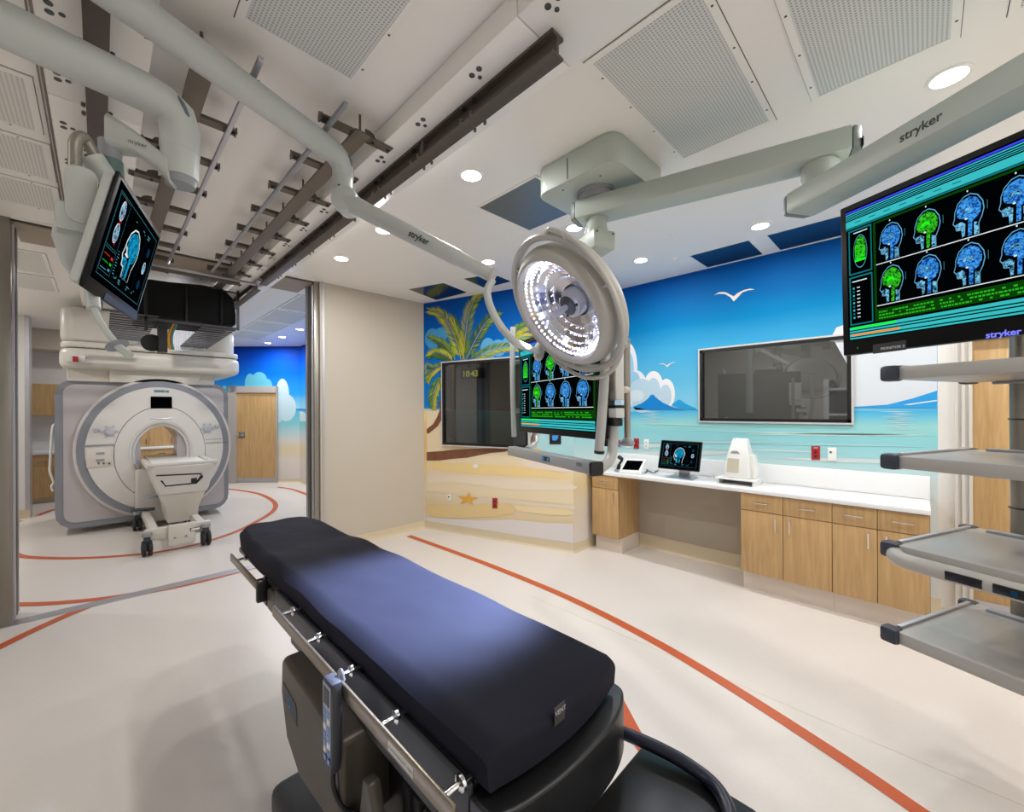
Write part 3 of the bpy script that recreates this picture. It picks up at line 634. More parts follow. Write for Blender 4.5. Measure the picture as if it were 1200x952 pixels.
hanger_track(-1, 'ladder-like steel cable track hanging above the left wall-side monitor')
# header bar with cables where the tracks enter the scanner room
hb = thing('track_header', 'grey crossbar joining the two cable tracks at the opening', 'crossbar', (0.6, 4.9, 2.9))
MB().box(0.15, 1.14, 4.86, 4.9, 2.905, 2.93).build('bar', ALU, hb, bevel=0.003); MB().box(0.2, 1.0, 4.86, 4.9, 2.88, 2.905).build('lower_bar', BRACK, hb)
# perforated supply panels
def vent(x0, x1, y0, y1, label, sheet=PERF, screws=4, name='air_diffuser', cat='air diffuser'):
    t = thing(name, label, cat, ((x0 + x1) / 2, (y0 + y1) / 2, CZ))
    m_ = MB(); w_ = 0.028
    for a, b, c, d in ((x0, x1, y0, y0 + w_), (x0, x1, y1 - w_, y1), (x0, x0 + w_, y0 + w_, y1 - w_), (x1 - w_, x1, y0 + w_, y1 - w_)):
        m_.box(a, b, c, d, CZ - 0.007, CZ)
    m_.build('frame', SOFF, t)
    g_ = 0.0025; m2 = MB()
    for a, b, c, d in ((x0 - g_, x1 + g_, y0 - g_, y0), (x0 - g_, x1 + g_, y1, y1 + g_), (x0 - g_, x0, y0, y1), (x1, x1 + g_, y0, y1)): m2.box(a, b, c, d, CZ - 0.001, CZ)
    m2.build('shadow_gap', GROUT, t)
    MB().box(x0 + w_, x1 - w_, y0 + w_, y1 - w_, CZ - 0.005, CZ - 0.001).build('face_sheet', sheet, t)
    for k in range(screws):
        f_ = (k + 0.5) / screws
        for px, py in ((x0 + w_ / 2, y0 + f_ * (y1 - y0)), (x1 - w_ / 2, y0 + f_ * (y1 - y0))) if (x1 - x0) < (y1 - y0) else ((x0 + f_ * (x1 - x0), y0 + w_ / 2), (x0 + f_ * (x1 - x0), y1 - w_ / 2)):
            MB().lathe([(0.005, 0), (0.005, -0.001), (0.0005, -0.002)], (px, py, CZ - 0.007), (0, 0, 1), 8).build('screw', BOLTD, t)
    return t
vent(0.36, 0.817, 0.9, 1.815, 'perforated ceiling diffuser between the two light arms and the white soffit')
vent(1.455, 2.44, 0.526, 1.015, 'large perforated ceiling diffuser above the boom ceiling box')
vent(1.455, 2.42, -0.106, 0.375, 'large perforated ceiling diffuser beside the nearest downlight')
vent(1.455, 2.42, -0.72, -0.226, 'perforated ceiling diffuser cut off by the top right picture corner')
vent(-1.1, -0.205, 2.76, 3.294, 'perforated ceiling diffuser nearest the camera at the left picture edge', PERF2)
vent(-1.1, -0.19, 3.39, 3.92, 'perforated ceiling diffuser in the middle of the three at the left picture edge', PERF2)
vent(-1.1, -0.19, 4.01, 4.51, 'perforated ceiling diffuser next to the opening at the left picture edge', PERF2)
def reflector(name, corners, label, sheet=None):
    t = thing(name, label, 'ceiling panel', tuple(corners[0]))
    c = sum((Vector(p) for p in corners), Vector()) / len(corners)
    MB().prism([Vector(p) + (c - Vector(p)) * 0.06 + Vector((0, 0, -0.004)) for p in corners], (0, 0, 0.004)).build('sheet', sheet or MIRR, t)
    P = [Vector(p) for p in corners]; Q = [p + (c - p) * 0.06 for p in P]; n = len(P); m_ = MB()
    for i in range(n): m_.prism([P[i] + Vector((0, 0, -0.006)), P[(i + 1) % n] + Vector((0, 0, -0.006)), Q[(i + 1) % n] + Vector((0, 0, -0.006)), Q[i] + Vector((0, 0, -0.006))], (0, 0, 0.006))
    m_.build('frame', SOFF, t)
    return t
R4 = lambda x0, x1, y0, y1: [(x0, y0, CZ), (x1, y0, CZ), (x1, y1, CZ), (x0, y1, CZ)]
reflector('access_panel', R4(1.93, 2.5, 1.71, 2.29), 'brushed metal ceiling panel half behind the boom ceiling box', BRUSHED)
reflector('access_panel', R4(3.98, 4.465, 1.06, 1.595), 'polished metal ceiling panel reflecting blue sky above the larger gull')
reflector('access_panel', R4(3.98, 4.465, 0.42, 0.95), 'polished metal ceiling panel reflecting blue, beside the big right-hand monitor')
reflector('access_panel', [at_z(476, 338.5, CZ), at_z(520, 330.5, CZ), at_z(550, 342.5, CZ), at_z(511, 352, CZ)], 'polished metal ceiling panel reflecting the palm fronds at the wall corner')
reflector('access_panel', [at_z(541, 326, CZ), at_z(578, 320, CZ), at_z(601, 329.5, CZ), at_z(568, 338, CZ)], 'polished metal ceiling panel reflecting blue, just left of the surgical lamp')
ht = thing('ceiling_hatch', 'teal-edged ceiling hatch at the top edge above the big diffuser', 'ceiling hatch', (1.33, 0.6, CZ))
TEAL = mat('pale_teal_edge', (168, 205, 190), 0.4)
MB().box(1.36, 1.39, -0.6, 0.98, CZ - 0.012, CZ).box(1.20, 1.36, 0.52, 0.55, CZ - 0.012, CZ).build('edge', TEAL, ht)
MB().box(1.395, 1.402, 0.4, 0.9, CZ - 0.003, CZ).build('slot', GROUT, ht)
for x, y in ((3.39, 1.49), (3.98, 1.72)):
    MB().lathe([(0.035, 0), (0.03, -0.008), (0.012, -0.012), (0.01, -0.02), (0.0005, -0.021)], (x, y, CZ), (0, 0, 1), 16).build('sprinkler', SOFF, origin=(x, y, CZ))
    tag(bpy.context.scene.collection.objects[-1], 'small white sprinkler cap in the ceiling %s' % ('near the gull wall' if x > 3.5 else 'right of the surgical lamp'), 'sprinkler')
# recessed downlights
LENS = glow('downlight_glow', (255, 252, 246), 14)
dl_proto = None
def downlight(x, y, label, group='ceiling downlights', power=None, z=CZ, warm=(1.0, 0.995, 0.985)):
    global dl_proto
    if dl_proto is None:
        t = thing('downlight', label, 'downlight', (x, y, z), group)
        MB().lathe([(0.078, 0.0), (0.076, -0.005), (0.062, -0.006), (0.060, -0.002)], (x, y, z), (0, 0, 1), 28, caps=False).build('trim_ring', SOFF, t)
        MB().lathe([(0.0005, -0.0035), (0.061, -0.0035)], (x, y, z), (0, 0, 1), 28).build('lens', LENS, t)
        dl_proto = t
    else:
        t = copy_tree(dl_proto, loc=(x, y, z), label=label); t['group'] = group
    L = bpy.data.lights.new('downlight_lamp', 'AREA'); L.shape = 'DISK'; L.size = 0.12; L.energy = DOWN_W if power is None else power; L.color = warm; L.spread = math.radians(180)
    for ch in t.children:
        if ch.type == 'LIGHT': ch.data = L; return t
    lo = bpy.data.objects.new('downlight_lamp', L); COL.objects.link(lo); lo.parent = t; lo.location = (0, 0, -0.012)
    return t
for x, y, l in ((1.65, 2.0, 'round ceiling downlight between the track beam and the boom box'), (2.674, -0.083, 'large-looking round ceiling downlight at upper right above the labelled arm'), (1.652, 3.969, 'round ceiling downlight above the plain beige wall'),
                (2.726, 3.05, 'round ceiling downlight left of the surgical lamp, above the lamp arm end'), (2.715, 1.994, 'round ceiling downlight just above the surgical lamp rim'), (3.771, 1.967, 'round ceiling downlight right of the surgical lamp'),
                (3.761, 0.927, 'round ceiling downlight above the blue mirrored ceiling panels'), (1.641, 3.111, 'round ceiling downlight partly hidden by the slim lamp arm')):
    downlight(x, y, l)
for x, y in ((3.76, -0.1), (3.76, -1.3), (2.7, -1.3), (1.65, -1.3), (2.7, -2.5), (0.6, -0.3), (0.6, -1.6), (-1.9, 2.2)):  # unseen lamps added for the light they throw into the room
    downlight(x, y, 'added round ceiling downlight outside the picture', 'added ceiling downlights outside the picture')
for x, y, l in ((2.55, 9.937, 'farthest of three round downlights in the scanner room'), (2.55, 8.949, 'middle one of three round downlights in the scanner room'), (2.54, 7.907, 'nearest of three round downlights in the scanner room'), (-0.56, 11.0, 'round downlight beside the scanner gantry at far left')):
    downlight(x, y, l, 'scanner room downlights', SCAN_W)
for x, y in ((2.55, 6.4), (-1.5, 6.3), (-1.5, 8.2), (0.6, 6.2), (0.6, 10.2)):  # further unseen lamps, added to light the scanner room
    downlight(x, y, 'added round scanner room downlight hidden behind the opening', 'added hidden scanner room downlights', SCAN_W)
def pc(u, v): p = at_z(u, v, CZ); return p.x, p.y
vent(1.78, 2.32, 5.55, 6.5, 'perforated diffuser nearest the opening in the scanner room ceiling', PERF, 3)
vent(1.78, 2.32, 6.62, 7.55, 'second perforated diffuser from the opening in the scanner room ceiling', PERF, 3)
vent(1.78, 2.32, 7.67, 8.6, 'third perforated diffuser from the opening in the scanner room ceiling', PERF, 3)
vent(1.78, 2.32, 8.72, 9.65, 'farthest perforated diffuser in the scanner room ceiling', PERF, 3)
vent(-1.5, -0.35, 5.75, 6.6, 'perforated diffuser in the scanner room ceiling left of the tracks', PERF2, 3)
vent(-1.5, -0.35, 6.72, 7.5, 'second perforated diffuser in the scanner room ceiling left of the tracks', PERF2, 3)
reflector('access_panel', R4(2.75, 3.12, 7.2, 8.1), 'polished metal panel reflecting blue in the scanner room ceiling')
# ================================================================ screens
BLU = glow('scan_blue', (70, 170, 250), 0.8, ((6, 36, 130), 105)); BLUL = glow('scan_pale', (130, 215, 255), 0.75, ((2, 18, 50), 75)); GRNS = glow('scan_green', (60, 215, 40), 0.8, ((6, 70, 8), 105))
RIM = glow('scan_rim', (120, 200, 245), 0.6); TEALG = glow('ui_teal', (60, 200, 205), 0.72); TEALD = glow('ui_teal_dark', (16, 110, 116), 0.9); UIGRN = glow('ui_green', (10, 60, 8), 0.9); UIGRNL = glow('ui_green_text', (40, 170, 30), 0.9)
BRIGHTG = glow('ui_bright_green', (20, 240, 20), 1.0); UIOR = glow('ui_orange', (240, 130, 10), 1.0); UIW = glow('ui_white', (215, 225, 228), 0.9); UIB = glow('ui_blue', (60, 60, 230), 1.0); UIK = glow('ui_black', (1, 2, 3), 1.0)
CYAN = glow('scan_cyan', (20, 150, 190), 1.0, ((6, 70, 100), 60)); UIR = glow('ui_red', (215, 40, 40), 0.9); UIDIM = glow('ui_dim_cyan', (70, 150, 165), 0.8); DIMB = glow('ui_dim_blue', (8, 44, 70), 0.9)
HEAD = [(.32, 1), (.30, .82), (.15, .80), (.13, .70), (.05, .62), (.10, .50), (.11, .36), (.2, .18), (.38, .05), (.58, .02), (.78, .10), (.92, .28), (.95, .45), (.89, .62), (.80, .76), (.80, 1)]
BRAIN = [(.17, .42), (.2, .27), (.34, .14), (.56, .09), (.76, .17), (.87, .34), (.85, .5), (.76, .62), (.64, .67), (.52, .57), (.36, .57), (.22, .52)]
STEM = [(.5, .56), (.62, .62), (.60, .99), (.49, .99)]
JAW = [(.13, .66), (.3, .62), (.42, .68), (.40, .98), (.33, .98), (.31, .80), (.17, .78)]
CALL = [(.33, .44), (.36, .36), (.48, .32), (.60, .36), (.64, .46), (.58, .43), (.48, .39), (.39, .44)]
NECK = [(.66, .70), (.78, .74), (.78, 1), (.66, 1)]
MONB = mat('monitor_black', (8, 8, 9), 0.4, spec=0.2)
class UI:
    """flat picture on a screen: tl corner, unit right, unit down, outward normal"""
    def __init__(self, parent, tl, ex, ey, n, W, H): self.p, self.tl, self.ex, self.ey, self.n, self.W, self.H = parent, Vector(tl), Vector(ex), Vector(ey), Vector(n), W, H; self.mb = {}; self.g = None; self.grp = {}
    def pt(self, x, y, k): return self.tl + self.ex * (x * self.W) + self.ey * (y * self.H) + self.n * (0.0004 * k)
    def poly(self, pts, m, k):
        P = [self.pt(x, y, k) for x, y in pts]
        if self.g is None: self.mb.setdefault(m.name, (MB(), m))[0].poly(P)
        else: self.grp.setdefault(self.g, []).append((P, m))
    def rect(self, x0, y0, x1, y1, m, k): self.poly([(x0, y0), (x1, y0), (x1, y1), (x0, y1)], m, k)
    def ell(self, cx, cy, a, b, m, k, n=24): self.poly([(cx + a * math.cos(2 * math.pi * t / n), cy + b * math.sin(2 * math.pi * t / n)) for t in range(n)], m, k)
    def frame(self, x0, y0, x1, y1, m, k, w=0.003):
        r = self.W / self.H
        self.rect(x0, y0, x1, y0 + w * r, m, k); self.rect(x0, y1 - w * r, x1, y1, m, k); self.rect(x0, y0, x0 + w, y1, m, k); self.rect(x1 - w, y0, x1, y1, m, k)
    def shape(self, S, x, y, w, h, m, k): self.poly([(x + a * w, y + b * h) for a, b in S], m, k)
    def done(self):
        names = {'ui': 'screen_graphic', 'scan': 'scan_picture'}
        for nm, (b, m) in self.mb.items(): b.build(names[nm.split('_')[0]], m, self.p, smooth=False)['kind'] = 'stuff'
        for g, items in self.grp.items():
            b = MB(); ms = []
            for P, m in items:
                b.poly(P)
                if m not in ms: ms.append(m)
            o = b.build(g.split('|')[0], ms[0], self.p, smooth=False)
            for m in ms[1:]: o.data.materials.append(m)
            if len(o.data.polygons) == len(items):
                for q, (P, m) in zip(o.data.polygons, items): q.material_index = ms.index(m)
def ui_heads(ui):
    for i, y in enumerate((0.012, 0.03, 0.046, 0.060, 0.072)): ui.rect(0.0, y, 1, y + (0.012, 0.008, 0.006, 0.005, 0.004)[i], UIB if i == 0 else TEALG, 2)
    ui.rect(0, 0.085, 1, 0.135, TEALG, 2); ui.rect(0, 0.138, 1, 0.15, TEALD, 2)
    for k in range(7): ui.rect(0.06 + 0.09 * k, 0.105, 0.10 + 0.09 * k, 0.112, TEALD, 3)
    ui.rect(0.015, 0.16, 0.165, 0.50, TEALD, 2); ui.rect(0.024, 0.172, 0.158, 0.49, UIK, 3)
    ui.ell(0.092, 0.335, 0.045, 0.125, UIDIM, 4); ui.ell(0.092, 0.335, 0.042, 0.117, UIK, 5)
    ui.poly([(0.058, 0.40), (0.056, 0.30), (0.07, 0.24), (0.092, 0.225), (0.114, 0.24), (0.128, 0.30), (0.126, 0.40)], GRNS, 6)
    for k in range(9): ui.rect(0.062 + 0.007 * k, 0.30 + 0.02 * ((k * 7) % 4), 0.064 + 0.007 * k, 0.40, BRIGHTG, 7)
    ui.rect(0.058, 0.395, 0.126, 0.408, BRIGHTG, 7)
    ui.rect(0.05, 0.185, 0.14, 0.192, UIW, 4)
    ui.rect(0.015, 0.515, 0.165, 0.885, TEALD, 2); ui.rect(0.024, 0.527, 0.158, 0.875, UIK, 3)
    ui.rect(0.035, 0.55, 0.13, 0.558, UIW, 4)
    for k in range(9):
        ui.rect(0.065, 0.60 + 0.028 * k, 0.085 + 0.012 * ((k * 5) % 5), 0.607 + 0.028 * k, UIW, 4)
        ui.rect(0.038, 0.598 + 0.028 * k, 0.050, 0.612 + 0.028 * k, TEALD if k % 2 else TEALG, 4)
    ui.rect(0.175, 0.16, 0.995, 0.885, UIGRN, 2); ui.rect(0.19, 0.175, 0.975, 0.80, UIK, 3)
    for r in range(2):
        y0 = 0.20 + 0.30 * r
        for q in range(4):
            x0 = 0.20 + 0.195 * q; w_, h_ = 0.155, 0.265; g = (r == 0 and q == 1) or (r == 1 and q == 0); ui.g = 'scan_picture|%d%d' % (r, q)
            ui.shape(HEAD, x0, y0, w_, h_, RIM, 4); ui.shape([(0.5 + (a - 0.5) * 0.945, 0.5 + (b - 0.5) * 0.955 + (0.03 if b > 0.95 else 0)) for a, b in HEAD], x0, y0, w_, h_, UIK, 5)
            ui.shape(JAW, x0, y0, w_, h_, BLUL, 6); ui.shape(STEM, x0, y0, w_, h_, GRNS if g else BLU, 6); ui.shape(NECK, x0, y0, w_, h_, BLUL, 6)
            ui.shape(BRAIN, x0, y0, w_, h_, GRNS if g else BLU, 7); ui.shape(CALL, x0, y0, w_, h_, BRIGHTG if g else BLUL, 8)
            ui.ell(x0 + 0.45 * w_, y0 + 0.585 * h_, 0.007, 0.006, UIW, 8, 8); ui.ell(x0 + 0.5 * w_, y0 - 0.012, 0.004, 0.006, UIW, 8, 6)
            ui.rect(x0 + 1.02 * w_, y0 + 0.3 * h_, x0 + 1.03 * w_, y0 + 0.5 * h_, UIDIM, 4)
        ui.g = None; ui.rect(0.19, y0 + 0.272, 0.975, y0 + 0.278, UIW, 5)
    rg = random.Random(3)
    for r in range(3):
        x = 0.20
        while x < 0.95:
            w_ = 0.006 + 0.012 * rg.random()
            ui.rect(x, 0.818 + 0.022 * r, x + w_, 0.829 + 0.022 * r, UIGRNL, 4); x += w_ + (0.004 if rg.random() < .8 else 0.03)
    for i, (y, h_) in enumerate(((0.90, 0.022), (0.93, 0.012), (0.95, 0.022), (0.98, 0.012))): ui.rect(0.01, y, 0.99, y + h_, TEALG, 2)
    ui.rect(0.02, 0.903, 0.30, 0.918, BRIGHTG, 3); ui.rect(0.02, 0.955, 0.32, 0.968, UIOR, 3)
    ui.done()
def ui_skull(ui):
    ui.frame(0.05, 0.07, 0.95, 0.93, UIDIM, 2, 0.002); ui.frame(0.06, 0.09, 0.26, 0.62, UIDIM, 2, 0.0015); ui.frame(0.06, 0.64, 0.26, 0.88, UIDIM, 2, 0.0015)
    for i, y in enumerate((0.22, 0.46)):
        ui.g = 'scan_picture|s%d' % i
        ui.ell(0.16, y, 0.042, 0.105, UIW, 3); ui.ell(0.16, y, 0.038, 0.095, BLUL, 4); ui.poly([(0.145, y - 0.13), (0.15, y - 0.13), (0.178, y + 0.13), (0.173, y + 0.13)], UIR, 6)
    ui.g = None
    for i, (m, y) in enumerate(((UIR, 0.70), (UIGRNL, 0.76), (UIDIM, 0.82))):
        for k in range(7): ui.rect(0.08 + 0.014 * k, y + 0.012 * ((k * 3 + i) % 3), 0.092 + 0.014 * k, y + 0.012 * ((k * 3 + i) % 3) + 0.008, m, 3)
        ui.rect(0.20, y, 0.235, y + 0.025, m, 3)
    x0, y0, w_, h_ = 0.33, 0.20, 0.33, 0.60; ui.g = 'scan_picture|main'
    ui.shape(HEAD, x0, y0, w_, h_, UIW, 3); ui.shape([(0.5 + (a - 0.5) * 0.93, 0.5 + (b - 0.5) * 0.94 + (0.03 if b > 0.95 else 0)) for a, b in HEAD], x0, y0, w_, h_, UIK, 4)
    ui.shape(BRAIN, x0, y0, w_, h_, CYAN, 6); ui.shape(JAW, x0, y0, w_, h_, CYAN, 6); ui.shape(STEM, x0, y0, w_, h_, CYAN, 5)
    ui.shape([(.12, .44), (.22, .55), (.16, .60), (.30, .62), (.42, .60), (.30, .56), (.2, .46)], x0, y0, w_, h_, UIW, 7)
    ui.g = None; rg = random.Random(5)
    for k in range(26):
        a, b = (rg.choice((0.30, 0.70, 0.58, 0.40)) + 0.05 * rg.random(), rg.choice((0.14, 0.16, 0.82, 0.86, 0.84)) + 0.02 * rg.random()); ui.rect(a, b, a + 0.02 + 0.03 * rg.random(), b + 0.007, UIDIM, 8)
    for k in range(9): ui.rect(0.285, 0.58 + 0.03 * k, 0.30 + 0.01 * (k % 3), 0.588 + 0.03 * k, UIDIM, 3)
    ui.g = 'scan_picture|side'; ui.ell(0.835, 0.50, 0.034, 0.075, UIW, 4); ui.ell(0.835, 0.50, 0.029, 0.065, BLUL, 5); ui.g = None; ui.ell(0.835, 0.30, 0.03, 0.06, DIMB, 4); ui.ell(0.82, 0.72, 0.03, 0.06, DIMB, 4)
    ui.rect(0.715, 0.12, 0.717, 0.88, DIMB, 2); ui.done()
def monitor(name, label, c, ex, ey, W, H, dep, bez_, ui, back=MONB, cat='monitor', botbez=None, backwrap=None, group=None):
    c, ex, ey = Vector(c), Vector(ex).normalized(), Vector(ey).normalized(); ey = (ey - ex * ex.dot(ey)).normalized(); n = ey.cross(ex).normalized()
    if n.dot(Vector((0, 0, CH)) - c) < 0: n = -n
    t = thing(name, label, cat, tuple(c), group)
    MB().obox(c - n * (dep / 2), ex * (W / 2), ey * (H / 2), n * (dep / 2)).build('casing', back, t, bevel=0.008)
    if backwrap: MB().obox(c - n * (dep + 0.02), ex * (W / 2 - 0.01), ey * (H / 2 - 0.01), n * 0.02).build('rear_cover', backwrap, t, bevel=0.01)
    bb = botbez or bez_; w2, h2 = W - 2 * bez_, H - bez_ - bb
    tl = c - ex * (w2 / 2) - ey * (H / 2 - bez_) + n * 0.0005
    s = MB().poly([tl, tl + ex * w2, tl + ex * w2 + ey * h2, tl + ey * h2]).build('screen', SCRN, t)
    ui(UI(s, tl, ex, ey, n, w2, h2)); return t, n
# ================================================================ boom with ceiling box
def arm(name, a, b, z0, z1, wd, parent, material=ARMP, over=0.1, cap=True, taper=1.0):
    """flat boom arm between pivots a and b (xy), end overhang, dark end caps"""
    a, b = Vector((a[0], a[1], 0)), Vector((b[0], b[1], 0)); e = (b - a).normalized(); n = Vector((-e.y, e.x, 0)); h = wd / 2; L = (b - a).length
    def loop(s, k): return [a + e * s + n * (q * h * k) for q in (-1, 1)]
    P = [a - e * over - n * h, b + e * over - n * h * taper, b + e * over + n * h * taper, a - e * over + n * h]
    o = MB().prism([p + Vector((0, 0, z0)) for p in P], (0, 0, z1 - z0)).build(name, material, parent, bevel=0.012)
    if cap:
        for q, s in ((a - e * over, -1), (b + e * over, 1)):
            k = taper if s > 0 else 1
            P2 = [q - n * h * k, q + n * h * k, q + n * h * 0.7 * k + e * s * 0.035, q - n * h * 0.7 * k + e * s * 0.035]
            MB().prism([p + Vector((0, 0, z0 + 0.004)) for p in P2], (0, 0, z1 - z0 - 0.008)).build('end_cap', DARKG if material is not ARMP else mat('cap_grey', (120, 126, 122), 0.45), o, bevel=0.008)
    return o, e, n
PV = Vector((2.13, 1.40, 0)); P2v = Vector((2.41, 0.345, 0)); P3v = Vector((1.78, -0.62, 0))
bm_ = thing('ceiling_boom', 'pale green-grey ceiling boom with square ceiling box and long jointed arms', 'boom', (2.18, 1.41, CZ))
m_ = MB(); m_.prism([Vector((x, y, 2.915)) for x, y in rounded_rect(1.9, 2.49, 1.13, 1.69, 0.085)], (0, 0, CZ - 2.916)); bxo = m_.build('ceiling_box', ARMP, bm_, bevel=0.008)
MB().box(1.897, 1.9, 1.44, 1.443, 2.925, CZ - 0.03).build('panel_seam', DARKG, bxo)
for x, y in ((1.96, 1.52), (1.99, 1.28), (2.35, 1.25)): MB().cyl((x, y, 2.913), (x, y, 2.916), 0.006, n=8).build('screw', DARKG, bxo)
MB().lathe([(0.115, 2.916), (0.115, 2.90), (0.10, 2.895), (0.10, 2.86)], (PV.x, PV.y, 0), (0, 0, 1), 40).build('bearing', GREYP, bm_)
a1, e_, n_ = arm('upper_arm', PV, P2v, 2.755, 2.865, 0.165, bm_, over=0.11)
for s_, k in ((-1, 0.0), (-1, 0.12)): MB().cyl(PV - n_ * 0.0835 * s_ + e_ * k + Vector((0, 0, 2.845)), PV - n_ * 0.086 * s_ + e_ * k + Vector((0, 0, 2.845)), 0.005, n=8).build('screw', DARKG, a1)
MB().lathe([(0.07, 0.0), (0.07, -0.002), (0.001, -0.002)], (PV.x, PV.y, 2.755), (0, 0, 1), 32).build('cover_disc', ARMP, a1)
q = P2v + e_ * 0.147 - n_ * 0.045
MB().obox(q + Vector((0, 0, 2.785)), e_ * 0.002, n_ * 0.022, Vector((0, 0, 0.02))).build('socket', BLACKP, a1)
MB().lathe([(0.072, 2.76), (0.072, 2.755), (0.075, 2.752), (0.075, 2.70), (0.07, 2.692), (0.07, 2.66)], (P2v.x, P2v.y, 0), (0, 0, 1), 40).build('joint', ARMP, bm_)
a2, e2_, n2_ = arm('lower_arm', P2v, P3v, 2.565, 2.665, 0.165, bm_, over=0.11)
sd = -n2_ if n2_.dot(-P2v) < 0 else n2_
tx = at_pl(1054, 164, P2v + sd * 0.0832, sd); tx.z = 2.598
ex2 = e2_ if e2_.dot(RT) > 0 else -e2_
text_mesh('lettering', 'stryker', 0.045, tx, ex2, (0, 0, 1), INK, a2, bold=0.0012)
MB().cyl((P3v.x, P3v.y, 2.48), (P3v.x, P3v.y, 2.57), 0.07).build('joint', ARMP, bm_)
COLP = Vector((2.93, -0.31, 0))
arm('rack_arm', P3v, COLP, 2.40, 2.48, 0.14, bm_, over=0.09)
# second head: block, arm and monitor carrier behind the lamp
MONC = Vector((2.30, 1.80, 0))
b2 = bm_
MB().lathe([(0.062, 2.755), (0.062, 2.70), (0.068, 2.69), (0.068, 2.655)], (PV.x, PV.y, 0), (0, 0, 1), 36).build('joint', ARMP, b2)
ab, eb, nb = arm('monitor_arm', PV, MONC, 2.55, 2.66, 0.15, b2, over=0.09, cap=False)
for s_ in (-1, 1): MB().cyl(PV - eb * 0.0905 + nb * 0.055 * s_ + Vector((0, 0, 2.64)), PV - eb * 0.092 + nb * 0.055 * s_ + Vector((0, 0, 2.64)), 0.006, n=8).build('screw', BLACKP, ab)
MB().lathe([(0.06, 0), (0.06, -0.002), (0.001, -0.002)], (PV.x + eb.x * 0.03, PV.y + eb.y * 0.03, 2.55), (0, 0, 1), 30).build('cover_disc', ARMP, ab)
MB().cyl((MONC.x, MONC.y, 2.56), (MONC.x, MONC.y, 1.55), 0.05).build('drop_column', ALU, b2)
# centre monitor on the carrier
cmC = Vector((2.12, 1.742, 1.786)); cmx = Vector((-0.357, -0.934, 0)).normalized(); cmd = Vector((0, 0, -1))
cm, cn = monitor('boom_monitor', 'large boom monitor showing brain scans, partly hidden behind the surgical lamp', cmC, cmx, cmd, 1.05, 0.70, 0.06, 0.035, ui_heads, botbez=0.04)
MB().obox(cmC - cn * 0.10, cmx * 0.12, Vector((0, 0, 0.12)), cn * 0.04).build('mount_plate', BLACKP, cm, bevel=0.005)
# carrier frame round it: handles, shelf bar, columns
cf = thing('monitor_carrier', 'grey tube carrier with side handles and a long control bar under the brain-scan monitor', 'monitor frame', (2.25, 1.7, 1.2))
def cpt(u, v, dd=0.0): return at_pl(u, v, cmC + cn * dd, cn)
bar0, bar1 = cpt(600, 528, 0.10), cpt(699, 551, 0.10); be = (bar1 - bar0); be.z = 0; bl = be.length; be.normalize(); zt = cpt(600, 523, 0.10).z; zb = cpt(600, 533.5, 0.10).z
bh = (zt - zb) / 2; bc_ = (bar0 + bar1) / 2; bc_.z = (zt + zb) / 2
bar = MB().obox(bc_, be * (bl / 2), cn * 0.035, Vector((0, 0, bh))).build('control_bar', mat('bar_grey', (176, 178, 178), 0.4, 0.2), cf, bevel=0.008)
MB().obox(bc_ + be * (bl / 2 + 0.012) + cn * 0.01, be * 0.012, cn * 0.042, Vector((0, 0, bh * 1.12))).build('end_bumper', BLACKP, bar, bevel=0.012)
MB().obox(bc_ - be * (bl / 2 + 0.004), be * 0.004, cn * 0.03, Vector((0, 0, bh))).build('end_plate', BLACKP, bar)
pd = cpt(639.5, 538, 0.136); MB().obox(pd, be * 0.045, cn * 0.002, Vector((0, 0, bh * 0.42))).build('keypad', BLACKP, bar, bevel=0.001)
for k in (-1, 1): MB().obox(pd + be * 0.03 * k + cn * 0.002, be * 0.01, cn * 0.001, Vector((0, 0, bh * 0.3))).build('key', glow('key_blue', (60, 130, 200), 0.7), bar)
text_mesh('lettering', '100%', 0.03, bc_ + be * (bl / 2 - 0.14) + cn * 0.036, be, (0, 0, 1), INK, bar)
HT = mat('handle_grey', (196, 196, 192), 0.35, 0.1)
MB().tube(bez([cpt(601, 384, 0.08), cpt(600.5, 420, 0.10), cpt(601, 460, 0.10), cpt(602.5, 512, 0.09)], 6), 0.020).build('handle', HT, cf, label='left grab handle')
MB().tube(bez([cpt(711, 372, 0.06), cpt(709, 430, 0.09), cpt(706, 480, 0.10), cpt(702, 529, 0.09)], 6), 0.024).build('handle', HT, cf, label='right grab handle')
for a, b in ((cpt(601, 425, 0.09), cpt(613, 424, -0.06)), (cpt(601, 481, 0.09), cpt(613, 482, -0.06))): MB().cyl(a, b, 0.017).build('handle_bracket', HT, cf)
MB().cyl(cpt(702.5, 528, 0.09), cpt(702.2, 531.5, 0.09), 0.026).build('end_ring', BLACKP, cf)
MB().tube(bez([cpt(719, 492, -0.10), cpt(718.5, 520, -0.09), cpt(714, 540, -0.04), cpt(699, 552, 0.05)], 8), 0.028).build('support_tube', HT, cf)
MB().tube(bez([cpt(629, 500, -0.10), cpt(628.5, 512, -0.08), cpt(626, 521, -0.03), cpt(618, 527, 0.06)], 8), 0.024).build('support_tube', HT, cf)
def cbox(name, u0, v0, u1, v1, d0, d1, mt, parent, bev=0.008):
    p = cpt((u0 + u1) / 2, (v0 + v1) / 2, d0); a = cpt(u0, (v0 + v1) / 2, d0); b = cpt(u1, (v0 + v1) / 2, d0); z_ = (cpt((u0 + u1) / 2, v0, d0).z - cpt((u0 + u1) / 2, v1, d0).z) / 2
    ctr = (a + b) / 2; ctr.z = p.z; hw = Vector((b.x - a.x, b.y - a.y, 0)).length / 2
    return MB().obox(ctr - cn * ((d0 - d1) / 2), cmx * hw, cn * ((d0 - d1) / 2), Vector((0, 0, z_))).build(name, mt, parent, bevel=bev)
